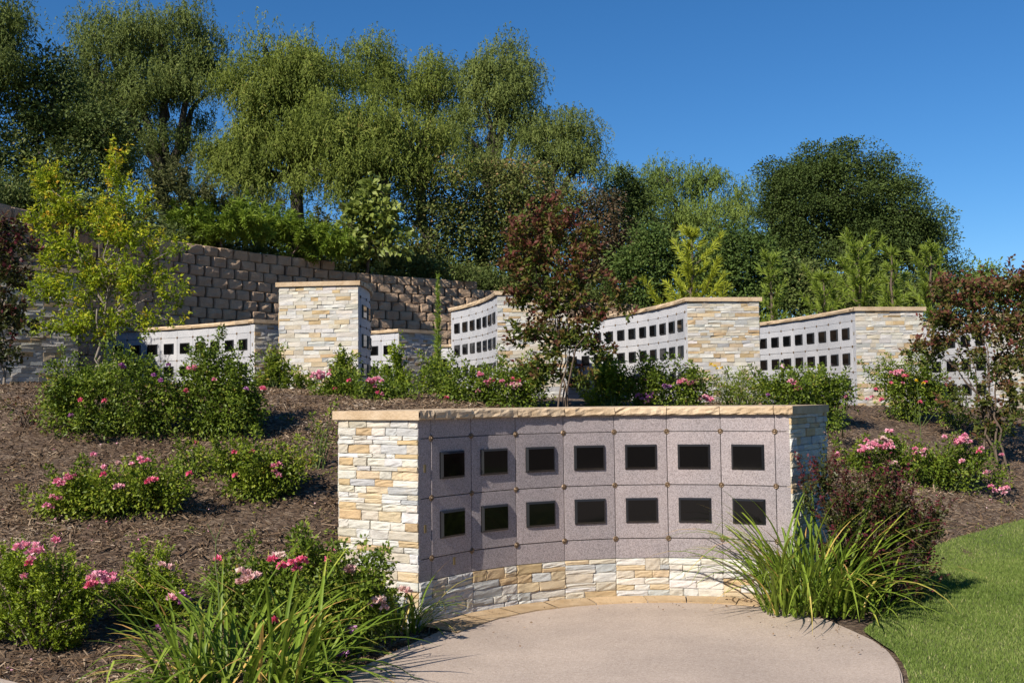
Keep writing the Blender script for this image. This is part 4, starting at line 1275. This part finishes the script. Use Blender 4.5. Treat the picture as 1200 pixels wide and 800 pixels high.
def blooms(root, D, items):
    """items: (px, py, kind) ; each bloom a part of its shrub, held on a stalk's end"""
    o = np.array(root.location)
    for it in items:
        px, py, kind = it[:3]
        p = at(px, py, D + (it[3] if len(it) > 3 else 0))
        link('bloom' if kind[-1] == '1' else 'bloom_cluster', BL[kind][BR.integers(2)], root, tuple(p - o), BR.uniform(0, 6.28))

# ------------------------------------------------------------------ shrubs and roses
def shrub(name, label, D, base_px, lobes_in, mat, seed, cat='rose bush', group='rose bushes and shrubs on the slope', dens=10, clump=.10, K=22, L=.036, W=.022, tip=.35, flowers=(), fdd=None, bark='stem_green', stems=14, style='clump', shell=.35, zmin=-.6, up=.5, bz=None):
    r = np.random.default_rng(seed); lobes = lobes_in
    if D is None:
        base_px, by = base_px; D = float(ray_ter(base_px, by)[1]) + .12
    p = at(base_px, 400, D)
    base = np.array([p[0], D, terz(p[0], D) if bz is None else bz])
    root = empty(name, base, label, cat, group)
    C, O, LC = clumps_in_lobes(r, lobes, D, dens, zmin, shell)
    fc = None
    gz_ = ter(C[:, 0], C[:, 1]); C[:, 2] = np.maximum(C[:, 2], gz_ + .05)
    tb = TB(); tb_x = []
    pick = r.choice(len(C), min(len(C), stems * 4), replace=False)
    for q in pick:
        a = base + r.normal(0, .05, 3) * [1, 1, 0] + [0, 0, -.03]
        a[:2] += (C[q][:2] - a[:2]) * .25
        a[2] = terz(a[0], a[1]) - .02
        mid = (a + C[q]) / 2 + r.normal(0, .03, 3) + [0, 0, .05]
        tb.tube(np.array([a, mid, C[q]]), [.006, .0045, .002], 4)
    if style == 'clump':
        nx = max(3, len(C) // 9)
        pk = r.choice(len(C), nx)
        up_ = O[pk] * [.5, .5, .2] + np.array([0, 0, 1.0]) * r.uniform(.3, 1.1, (nx, 1))
        ex = np.concatenate([C[pk] + unit(up_) * clump * f for f in (.9, 1.55, 2.1)])
        for a, b in zip(C[pk], ex[2 * nx:]): tb_x.append((a, b))
        C = np.concatenate([C, ex]); O = np.concatenate([O, np.tile(unit(up_), (3, 1))])
        csz = np.concatenate([np.ones(len(C) - 3 * nx), np.repeat([.62, .5, .36], nx)])
    for a, b in tb_x: tb.tube(np.array([a, (a + b) / 2, b]), [.003, .0025, .0015], 4)
    link('stem', tb.mesh('stem', bark, base), root)
    n = len(C); ct = r.normal(0, .13, n); k = n * K
    if style == 'clump':
        off = r.normal(0, 1, (k, 3)); off *= (clump * np.repeat(csz, K) * r.random(k) ** .4 / (np.linalg.norm(off, axis=1) + 1e-6))[:, None]
        P = np.repeat(C, K, 0) + off; fc = unit(off) * .6 + np.repeat(O, K, 0) * .5 + [0, 0, .5]
        Dv = unit(unit(off) * .7 + np.repeat(O, K, 0) * .5 + r.normal(0, .5, (k, 3)) + [0, 0, .1])
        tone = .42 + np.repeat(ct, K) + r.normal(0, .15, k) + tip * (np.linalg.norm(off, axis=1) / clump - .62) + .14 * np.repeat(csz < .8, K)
    else:
        dirv = unit(O * [.8, .8, .4] + np.array([0, 0, up]) + r.normal(0, .2, (n, 3)))
        tl = clump * 2 * r.uniform(.6, 1.4, n)
        t = r.random((n, K))
        P = (C[:, None] + dirv[:, None] * ((t - .5) * tl[:, None])[..., None]).reshape(-1, 3) + r.normal(0, .006, (k, 3))
        sd = unit(r.normal(0, 1, (k, 3)))
        Dv = unit(np.repeat(dirv, K, 0) * .7 + sd * .8)
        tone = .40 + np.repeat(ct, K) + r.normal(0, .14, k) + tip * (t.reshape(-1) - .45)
    Ls = L * r.uniform(.6, 1.3, k); Ws = W * r.uniform(.7, 1.2, k)
    gz_ = ter(P[:, 0], P[:, 1]); P[:, 2] = np.maximum(P[:, 2], gz_ + .012)
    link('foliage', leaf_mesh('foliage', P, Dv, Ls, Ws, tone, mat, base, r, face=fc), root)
    if flowers:
        fd = -max(lobe_c(l, D)[1][1] for l in lobes) * .8 if fdd is None else fdd
        blooms(root, D + fd, flowers)
    return root

RO = 'rose_bush'
ROSE = 'leaf_rose'; RL = 'leaf_rose_light'; BX = 'leaf_box'
# left slope
shrub(RO, 'large dark rose bush with purple blooms under the yellow tree', None, (130, 516), [(95, 455, 38, 32), (140, 450, 42, 34), (105, 495, 44, 28), (160, 495, 40, 28), (185, 460, 26, 26), (75, 480, 26, 24), (150, 425, 18, 14)], ROSE, 201,
      flowers=[(143, 431, 'purple2'), (180, 440, 'purple1'), (188, 446, 'purple1'), (122, 470, 'hot1'), (83, 487, 'purple1'), (94, 469, 'hot1')], dens=8)
shrub(RO, 'rose bush with tall leafy shoots before the low pale niche wall', None, (255, 516), [(240, 440, 26, 26), (252, 420, 12, 16), (272, 455, 34, 26), (225, 470, 28, 26), (262, 490, 44, 26), (290, 480, 20, 24), (248, 510, 30, 14)], ROSE, 202,
      flowers=[(225, 433, 'pink2'), (197, 428, 'purple1'), (305, 455, 'hot2'), (289, 456, 'purple1'), (218, 458, 'hot1'), (251, 445, 'pink1'), (229, 519, 'hot1')], dens=10)
shrub(RO, 'low spreading rose bush with bright pink blooms at its left end on the left slope', None, (130, 612), [(90, 585, 34, 26), (135, 580, 40, 30), (180, 580, 34, 22), (110, 605, 34, 16), (70, 595, 22, 16), (200, 570, 16, 16, 0, .6)], RL, 203,
      flowers=[(63, 564, 'hot2'), (70, 568, 'pink2'), (80, 561, 'pink2'), (87, 557, 'pink1'), (61, 582, 'pink1'), (70, 584, 'pink1'), (57, 595, 'pink2'), (110, 533, 'pink1'), (122, 548, 'pink1'), (155, 545, 'pink1'), (168, 541, 'pink2'), (121, 556, 'hot1'), (143, 570, 'pink2'), (172, 565, 'hot1'), (182, 562, 'hot2'), (222, 555, 'hot1'), (138, 543, 'faded1')], dens=9)
shrub(RO, 'rounded rose bush with a few pink blooms left of the near wall', None, (305, 590), [(275, 545, 28, 20), (315, 548, 36, 24), (300, 572, 34, 22), (340, 560, 18, 18, 0, .7)], RL, 204,
      flowers=[(275, 530, 'hot1'), (295, 530, 'hot1'), (276, 557, 'hot1'), (324, 547, 'pink2'), (326, 557, 'pink1'), (322, 552, 'pink1')], dens=9)
shrub('sprig_shrub', 'thin leafless-looking sprig with few leaves on the left slope below the dark rose', None, (35, 508), [(30, 480, 30, 12, 0, .3), (55, 500, 22, 12, 0, .3), (20, 500, 20, 10, 0, .3)], 'leaf_crape', 205, cat='shrub', bark='bark_brown', stems=12, K=9)
shrub('seedling_shrub', 'small leafy sprig between the two larger roses on the left slope', None, (222, 565), [(222, 535, 12, 10), (235, 545, 10, 10), (205, 560, 10, 12, 0, .6)], RL, 206, cat='shrub', stems=6)
shrub('seedling_shrub', 'sparse low greenery on the mulch just left of the near stone end', None, (375, 555), [(378, 520, 16, 14, 0, .4), (365, 545, 14, 14, 0, .3), (385, 500, 10, 12, 0, .4)], RL, 207, cat='shrub', stems=8, K=10)
shrub('boxwood_shrub', 'dense small-leaved yellow-green bush at the bottom left corner', None, (55, 770), [(15, 680, 36, 36), (65, 685, 42, 36), (50, 725, 46, 36), (95, 710, 22, 34), (5, 730, 36, 30), (65, 755, 34, 20)], BX, 208, cat='shrub', K=26, L=.024, W=.014, clump=.07, dens=11, style='twig', up=.9, bark='bark_brown',
      flowers=[(43, 645, 'pink3'), (36, 655, 'pink1'), (34, 660, 'hot1'), (28, 676, 'pink1'), (121, 677, 'pink3'), (113, 684, 'hot2')])
shrub('boxwood_shrub', 'smaller yellow-green bush between the corner bush and the daylilies', None, (172, 742), [(150, 700, 30, 26), (185, 690, 28, 34), (165, 660, 12, 18), (192, 655, 9, 16), (175, 725, 36, 22), (210, 700, 14, 24)], BX, 209, cat='shrub', K=26, L=.024, W=.014, clump=.07, dens=11, style='twig', up=.9, bark='bark_brown',
      flowers=[(204, 698, 'pink2'), (214, 696, 'purple1'), (216, 706, 'purple2'), (190, 662, 'faded1'), (200, 665, 'faded1'), (175, 746, 'hot1'), (186, 735, 'purple1')])
shrub(RO, 'low rose with open pink clusters behind the big daylily clump', 6.5, 300, [(265, 690, 30, 22, 0, .6), (320, 680, 34, 20, 0, .7), (365, 660, 24, 16), (300, 720, 40, 26, 0, .6), (350, 700, 30, 26)], ROSE, 210,
      flowers=[(285, 676, 'faded3', -.5), (339, 665, 'hot3', -.4), (326, 650, 'faded2'), (318, 654, 'pink1'), (256, 655, 'hot1'), (389, 645, 'pink1'), (321, 727, 'hot1', -.4), (385, 655, 'hot1')], dens=8)
shrub(RO, 'rose with faded blooms against the foot of the near stone end', 6.2, 408, [(395, 705, 28, 28), (425, 690, 24, 22), (375, 730, 26, 26), (415, 730, 34, 22), (395, 760, 26, 18), (405, 675, 12, 14, 0, .6)], ROSE, 211,
      flowers=[(408, 670, 'faded2'), (433, 708, 'purple1'), (414, 736, 'purple2'), (398, 763, 'purple2'), (368, 738, 'purple1'), (440, 702, 'faded2'), (450, 712, 'faded1'), (472, 692, 'faded2'), (413, 666, 'faded1')], dens=9)
# terrace edge, left to right
T = 'rose bushes and shrubs along the terrace edge'
def ts(label, D, px, lobes, mat, seed, name=RO, cat='rose bush', flowers=(), **kw):
    kw.setdefault('dens', 11.5); kw.setdefault('clump', .12); kw.setdefault('L', .040); kw.setdefault('W', .023); kw.setdefault('K', 24)
    return shrub(name, label, D, px, lobes, mat, seed, cat=cat, group=T, flowers=flowers, **kw)
UPR = dict(style='twig', up=1.4, L=.050, W=.020, K=34, dens=16, clump=.13, name='upright_shrub', cat='shrub')
ts('upright leafy shrub before the low wall left of the tall stone end', 12.6, 322, [(322, 432, 12, 22), (312, 448, 14, 12), (334, 446, 14, 12)], RL, 221, **UPR)
ts('small grassy shrub at the foot of the tall stone end', 12.6, 355, [(352, 450, 12, 8), (366, 452, 10, 7)], RL, 222, **UPR)
ts('upright leafy shoots before the right half of the tall stone end', 12.0, 402, [(396, 432, 8, 18), (407, 430, 7, 16), (400, 452, 16, 14)], RL, 223, **UPR)
ts('rose with a large pink cluster before the tall stone end', 11.4, 395, [(385, 460, 18, 14), (410, 470, 28, 16), (392, 478, 18, 12)], ROSE, 224, flowers=[(372, 441, 'pink3'), (380, 440, 'pink3'), (393, 456, 'hot1'), (409, 446, 'hot1'), (378, 471, 'hot1'), (386, 468, 'pink1'), (367, 486, 'pink1')])
ts('rose with small clusters beside the convex row of plaques', 11.2, 448, [(440, 465, 26, 16), (465, 468, 20, 14)], ROSE, 225, flowers=[(432, 447, 'pink2'), (439, 446, 'pink3'), (443, 460, 'hot1'), (448, 462, 'pink1'), (440, 453, 'pink1')])
ts('narrow upright shrub before the small shaded wall end', 12.0, 466, [(466, 425, 7, 20), (460, 446, 12, 14), (474, 450, 10, 12)], BX, 226, **UPR)
ts('rounded green shrub beneath the tall feathery spire', 12.0, 514, [(514, 438, 14, 12), (505, 455, 18, 14), (525, 458, 16, 14)], RL, 227, name='round_shrub', cat='shrub')
ts('rose with pink blooms before the white concave niche wall', 11.3, 560, [(535, 455, 20, 16), (562, 448, 18, 16), (585, 460, 24, 14), (550, 470, 40, 10)], ROSE, 228, flowers=[(563, 440, 'pink2'), (572, 448, 'pink2'), (579, 446, 'hot1'), (560, 458, 'pink1'), (523, 466, 'hot1'), (571, 452, 'pink1')])
ts('rose left of the red centre tree with one pale pink cluster', 11.1, 610, [(600, 448, 22, 18), (625, 445, 18, 20), (610, 468, 34, 12)], ROSE, 229, flowers=[(599, 453, 'pink3'), (606, 451, 'faded2'), (628, 436, 'pink2'), (601, 444, 'hot1'), (608, 446, 'hot1')])
ts('upright yellow-green shrub right of the red centre tree', 11.3, 712, [(706, 442, 10, 22), (720, 446, 12, 20), (712, 465, 26, 12)], BX, 230, **UPR)
ts('dark shrub with tall shoots and purple blooms before the long white wall', 11.3, 758, [(738, 450, 12, 18), (752, 440, 8, 20), (768, 446, 12, 24), (755, 466, 26, 12)], ROSE, 231, flowers=[(750, 441, 'purple2'), (757, 445, 'purple1'), (757, 466, 'purple3'), (762, 470, 'pink2'), (768, 461, 'purple2')])
ts('rose with pale pink blooms below the long wall near its stone end', 11.3, 803, [(790, 458, 20, 18), (815, 455, 16, 20), (805, 470, 30, 10)], ROSE, 232, flowers=[(797, 449, 'pink2'), (806, 448, 'pink3'), (785, 453, 'purple2'), (829, 467, 'pink3'), (779, 452, 'purple1')])
ts('fine-leaved green shrub before the wide sunlit stone end', 11.5, 865, [(850, 462, 18, 14), (870, 458, 20, 18), (890, 464, 18, 14)], RL, 233, name='fine_shrub', cat='shrub', L=.04, W=.012)
ts('rose with two pink blooms below the wall under the pines', 11.5, 925, [(910, 460, 22, 16), (935, 455, 24, 20), (925, 470, 34, 12)], ROSE, 234, flowers=[(929, 446, 'pink2'), (931, 451, 'pink2'), (933, 456, 'hot1'), (938, 455, 'pink1'), (900, 463, 'purple1')])
ts('dark green rose hanging over the right end of the near wall', None, (973, 506), [(962, 452, 24, 16), (982, 462, 20, 14), (966, 478, 18, 16), (978, 494, 10, 12, -.6), (955, 470, 16, 14)], ROSE, 235, flowers=[(991, 465, 'pink1')])
ts('rose with a pink cluster below the sunlit stone end under the pines', None, (1062, 496), [(1048, 450, 28, 18), (1080, 448, 24, 20), (1068, 466, 30, 14), (1095, 470, 20, 14), (1040, 432, 14, 12), (1060, 482, 26, 12)], ROSE, 236, flowers=[(1052, 437, 'pink3'), (1060, 440, 'hot2'), (1058, 449, 'pink1'), (1085, 448, 'hot1'), (1016, 468, 'pink1'), (1022, 465, 'pink1'), (1036, 468, 'hot2'), (1078, 471, 'hot1'), (1026, 456, 'hot1'), (1044, 449, 'hot1')])
ts('small pale shrub between the pine wall and the red-clustered rose', None, (1022, 471), [(1015, 452, 16, 14), (1030, 445, 12, 12)], RL, 237, name='round_shrub', cat='shrub')
# right slope
shrub(RO, 'wide rose bush with many pink clusters on the right slope above the lawn', None, (1095, 575), [(1022, 548, 28, 20, 0, .8), (1062, 535, 28, 20), (1095, 545, 36, 22), (1138, 545, 30, 20), (1110, 562, 46, 14), (1165, 558, 14, 12, 0, .7), (1005, 560, 16, 14, 0, .7)], ROSE, 241, group='rose bushes and shrubs on the slope',
      flowers=[(1010, 526, 'pink3'), (1020, 523, 'pink3'), (1038, 516, 'faded3'), (1039, 523, 'pink3'), (1042, 505, 'pink2'), (1079, 532, 'pink3'), (1125, 517, 'pink3'), (1130, 516, 'pink3'), (1147, 529, 'hot1'), (1150, 525, 'pink1'), (1131, 540, 'pink2'), (1160, 553, 'pink2'), (1172, 576, 'pink3'), (1050, 542, 'faded2'), (1174, 533, 'pink1'), (982, 532, 'pink1'), (1107, 512, 'pink1')], dens=9)
shrub(RO, 'dark rose at the foot of the red tree on the right slope', None, (1115, 506), [(1108, 490, 18, 10, 0, .7), (1132, 492, 16, 12, 0, .7)], ROSE, 242, flowers=[], dens=8)
# plum-red shrub by the near wall's right end
shrub('plum_shrub', 'dark plum-red shrub at the right end of the near wall', 7.35, 1012, [(966, 558, 12, 24), (945, 580, 8, 18), (1038, 568, 10, 18), (1098, 608, 10, 14), (1084, 636, 14, 14), (990, 600, 32, 34), (1030, 590, 34, 30), (1060, 625, 34, 30), (1010, 650, 48, 36), (1065, 665, 26, 24), (1090, 610, 16, 14, 0, .8), (1080, 690, 14, 10, 0, .7), (1000, 690, 40, 26), (1045, 700, 26, 18)], 'leaf_plum', 251, cat='shrub', style='twig', up=1.0, L=.034, W=.016, K=34, clump=.15, dens=7.2, tip=.75, bark='bark_brown', bz=-.02)

# ------------------------------------------------------------------ strap-leaved clumps
def lily(label, base, n, Lr, spread, seed, rad=.14, width=.016, yellow=.06, stalks=0, name='daylily_clump'):
    r = np.random.default_rng(seed)
    base = np.asarray(base, float)
    root = empty(name, base, label, 'daylily', 'strap-leaved daylily clumps')
    V, Fc, T = [], [], []
    m = 10; kk = 0
    for i in range(n):
        a = r.uniform(0, 2 * np.pi); rr = rad * math.sqrt(r.random())
        o = base + np.array([math.cos(a) * rr * 1.6, math.sin(a) * rr, 0])
        o[2] = max(terz(o[0], o[1]), base[2]) - .01
        az = a + r.normal(0, .7) if r.random() < .8 else r.uniform(0, 2 * np.pi)
        el = RAD(r.uniform(*spread)); L = r.uniform(*Lr); w = width * r.uniform(.7, 1.2)
        bend = r.uniform(1.2, 3.0) * (.62 + .5 * (1 - el / 1.57))
        tw = r.normal(0, .5)
        h = np.array([math.cos(az), math.sin(az), 0]); sdv = np.array([-math.sin(az), math.cos(az), 0])
        pts_ = [o]; e = el
        kink = r.random() < .10; kp = r.integers(5, 8)
        for j in range(m - 1):
            e2 = e - bend * ((j + 1) / m) ** 1.3
            if kink and j >= kp: e2 -= 1.0
            pts_.append(pts_[-1] + (h * math.cos(e2) + np.array([0, 0, 1]) * math.sin(e2)) * L / (m - 1))
        pts_ = np.array(pts_)
        pts_[:, 2] = np.maximum(pts_[:, 2], .012 + (base[2] if base[2] < 0.02 else 0))
        pts_ += sdv * (tw * .06 * L * np.linspace(0, 1, m)[:, None] ** 2)
        t = np.linspace(0, 1, m)
        wid = w * np.minimum(1, .75 + t) * np.clip((1 - t) * 2.6, 0.03, 1) ** .8
        tang = np.gradient(pts_, axis=0); nn = unit(np.cross(sdv, tang))
        Lf = pts_ + sdv * wid[:, None] * .5 + nn * wid[:, None] * -.16; Rt = pts_ - sdv * wid[:, None] * .5 + nn * wid[:, None] * -.16
        strip = np.stack([Lf, pts_, Rt], 1).reshape(-1, 3)
        V.append(strip)
        j = np.arange(m - 1)[:, None] * 3 + kk
        Fc.append(np.concatenate([j + [0, 1, 4, 3], j + [1, 2, 5, 4]])); kk += m * 3
        tn = np.clip(r.normal(.42, .16), 0, .86)
        tv = np.full(m - 1, tn) + np.linspace(-.12, .1, m - 1)
        if r.random() < yellow: tv = np.full(m - 1, r.uniform(.9, 1.0))
        elif r.random() < .25: tv[-2:] = r.uniform(.9, 1)
        T.append(np.concatenate([tv, tv]))
    link('leaves', raw_mesh('leaves', np.concatenate(V) - base, np.concatenate(Fc), 4, tone=np.clip(np.concatenate(T), 0, 1), mat='blade_lily', smooth=False), root)
    return root
lily('largest daylily clump, spreading strap leaves at the bottom left by the patio edge', ground(287, 806, -.02), 250, (.46, .90), (32, 88), 301, rad=.28, width=.021)
lily('daylily clump standing taller behind the largest one', ground(318, 745, .02), 120, (.4, .75), (50, 88), 302, rad=.20, width=.018)
lily('small daylily clump at the foot of the near stone end', ground(468, 742, -.02), 90, (.35, .66), (45, 86), 303, rad=.11, width=.016)
lily('large arching daylily clump at the right end of the near wall', ground(948, 719, .0), 230, (.62, 1.18), (56, 89), 304, rad=.20, width=.019)
lily('thin daylily tuft in front of the plum-red shrub', ground(1008, 722, .0), 45, (.35, .66), (50, 86), 305, rad=.16, width=.019)

# bare flower stalk of the big daylily, the feathery spire and a few small flowers
def stalk(name, label, cat, base, top, r0, seed, heads=()):
    r = np.random.default_rng(seed)
    base = np.asarray(base); root = empty(name, base, label, cat)
    tb = TB(); limb(tb, base, np.asarray(top), r0, r0 * .5, r, n=7, wob=.008)
    tp = np.asarray(top)
    for dx, dz in ((-.05, .10), (.045, .12)):
        if not heads: limb(tb, tp, tp + [dx, 0, dz], r0 * .5, r0 * .25, r, n=4, wob=.02)
    link('stem', tb.mesh('stem', 'stem_green', base), root)
    for h in heads: link('bloom', BL['yellow1'][0], root, tuple(at(h[0], h[1], tp[1]) - base), r.uniform(0, 6)).scale = (.72, .72, .72)
    return root
b0 = ground(258, 790, -.01); stalk('flower_stalk', 'tall bare green stalk rising from the daylilies at lower left', 'flower stalk', b0, at(253, 634, b0[1]), .0055, 311)
g0 = gbase(838, 11.4); stalk('yellow_flower', 'yellow flowers on a thin stalk before the wide sunlit stone end', 'flower', g0, at(840, 433, 11.4), .004, 312, [(833, 427), (840, 432), (846, 431), (838, 429)])
g0 = gbase(1074, 11.0); stalk('yellow_flower', 'small yellow flowers beside the pink-clustered rose at right', 'flower', g0, at(1075, 448, 11.0), .004, 313, [(1074, 446), (1082, 449)])
b0 = ground(448, 745, -.02); rt = stalk('lily_bud', 'single yellow lily bud on a stalk before the near stone end', 'flower', b0, at(447, 690, b0[1]), .003, 314, [(446, 683)])

def spire():
    r = np.random.default_rng(320); D = 13.2
    base = gbase(513, D); top = at(513, 322, D)
    root = empty('feathery_spire', base, 'tall thin feathery green spire before the small shaded wall end', 'tall plant')
    tb = TB(); limb(tb, base, top, .010, .004, r, n=8, wob=.004); link('stem', tb.mesh('stem', 'stem_green', base), root)
    n = 900; t = r.random(n)
    P = base + (top - base) * t[:, None]; a = r.uniform(0, 6.28, n)
    Dv = unit(np.stack([np.cos(a), np.sin(a), r.uniform(.3, 1.6, n)], 1))
    L = (.05 + .10 * (1 - t)) * r.uniform(.6, 1.2, n)
    link('leaves', leaf_mesh('leaves', P, Dv, L, np.full(n, .008), .5 + r.normal(0, .18, n), 'leaf_hedge', base, r, droop=.05), root)
spire()

# ground-hugging weeds here and there
def weeds():
    r = np.random.default_rng(330)
    P, Dv, T = [], [], []
    for i in range(90):
        px, py = (r.uniform(0, 395), r.uniform(470, 640)) if i < 60 else (r.uniform(985, 1200), r.uniform(490, 625))
        g = ray_ter(px, py)
        if g[1] > 14: continue
        if i % 3 and px < 395 and px < 300: continue
        n = r.integers(8, 30)
        P.append(g + r.normal(0, .05, (n, 3)) * [1, 1, 0] + [0, 0, .012]); Dv.append(unit(r.normal(0, 1, (n, 3)) * [1, 1, .3] + [0, 0, .5])); T.append(r.normal(.5, .2, n))
    P = np.concatenate(P); Dv = np.concatenate(Dv); T = np.concatenate(T); k = len(P)
    P[:, 2] = ter(P[:, 0], P[:, 1]) + .012
    o = link('weeds', leaf_mesh('weeds', P, Dv, .035 * r.uniform(.6, 1.3, k), np.full(k, .014), T, 'leaf_rose_light', (0, 0, 0), r)); tag(o, 'tiny scattered weeds on the mulch', 'weeds', kind='stuff')
weeds()
def petals():
    r = np.random.default_rng(331); P = []
    for px, py, n in ((130, 618, 26), (300, 598, 16), (70, 620, 14), (250, 528, 14), (120, 528, 12), (1080, 588, 26), (1150, 585, 20), (60, 785, 16), (180, 748, 14), (405, 780, 14)):
        g = ray_ter(px, py); P.append(g + r.normal(0, 1, (n, 3)) * [.32, .22, 0])
    P = np.concatenate(P); P[:, 2] = ter(P[:, 0], P[:, 1]) + .022; k = len(P); a = r.uniform(0, 6.28, k)
    Dv = unit(np.stack([np.cos(a), np.sin(a), r.uniform(-.1, .4, k)], 1))
    o = link('fallen_petals', leaf_mesh('fallen_petals', P, Dv, r.uniform(.012, .024, k), r.uniform(.010, .018, k), r.random(k), 'petal_pink', (0, 0, 0), r, droop=0)); tag(o, 'pink petals fallen on the mulch under the roses', 'petals', kind='stuff')
petals()

# fallen leaves and bits of debris on the patio edge
# ------------------------------------------------------------------ light
SUN_AZ, SUN_EL = 38.5, 37.0
ts_ = np.array([-math.sin(RAD(SUN_AZ)) * math.cos(RAD(SUN_EL)), -math.cos(RAD(SUN_AZ)) * math.cos(RAD(SUN_EL)), math.sin(RAD(SUN_EL))])
sl = bpy.data.lights.new('sun', 'SUN'); sl.energy = 5.0; sl.angle = RAD(.53); sl.color = (1.0, .93, .83)
so = bpy.data.objects.new('sun', sl); COL.objects.link(so)
so.rotation_euler = Vector([float(v) for v in ts_]).to_track_quat('Z', 'Y').to_euler()
w = bpy.data.worlds.new('World'); SC.world = w; w.use_nodes = True
nt = w.node_tree
bg = nt.nodes['Background'] if 'Background' in nt.nodes else nt.nodes.new('ShaderNodeBackground')
sky = nt.nodes.new('ShaderNodeTexSky'); sky.sky_type = 'NISHITA'; sky.sun_disc = False
sky.sun_elevation = RAD(SUN_EL); sky.sun_rotation = RAD(180 + SUN_AZ)
sky.air_density = 1.0; sky.dust_density = 0.0; sky.ozone_density = 8.0
hs = nt.nodes.new('ShaderNodeHueSaturation'); hs.inputs['Saturation'].default_value = 1.15
nt.links.new(sky.outputs[0], hs.inputs['Color']); nt.links.new(hs.outputs[0], bg.inputs[0]); bg.inputs[1].default_value = .082
SC.view_settings.view_transform = 'Standard'; SC.view_settings.look = 'None'
SC.view_settings.exposure = 0.5; SC.view_settings.gamma = 1.0; SC.view_settings.use_curve_mapping = False
SC.cycles.max_bounces = 6; SC.cycles.diffuse_bounces = 3; SC.cycles.glossy_bounces = 3; SC.cycles.transmission_bounces = 3; SC.cycles.transparent_max_bounces = 4
SC.cycles.caustics_reflective = False; SC.cycles.caustics_refractive = False
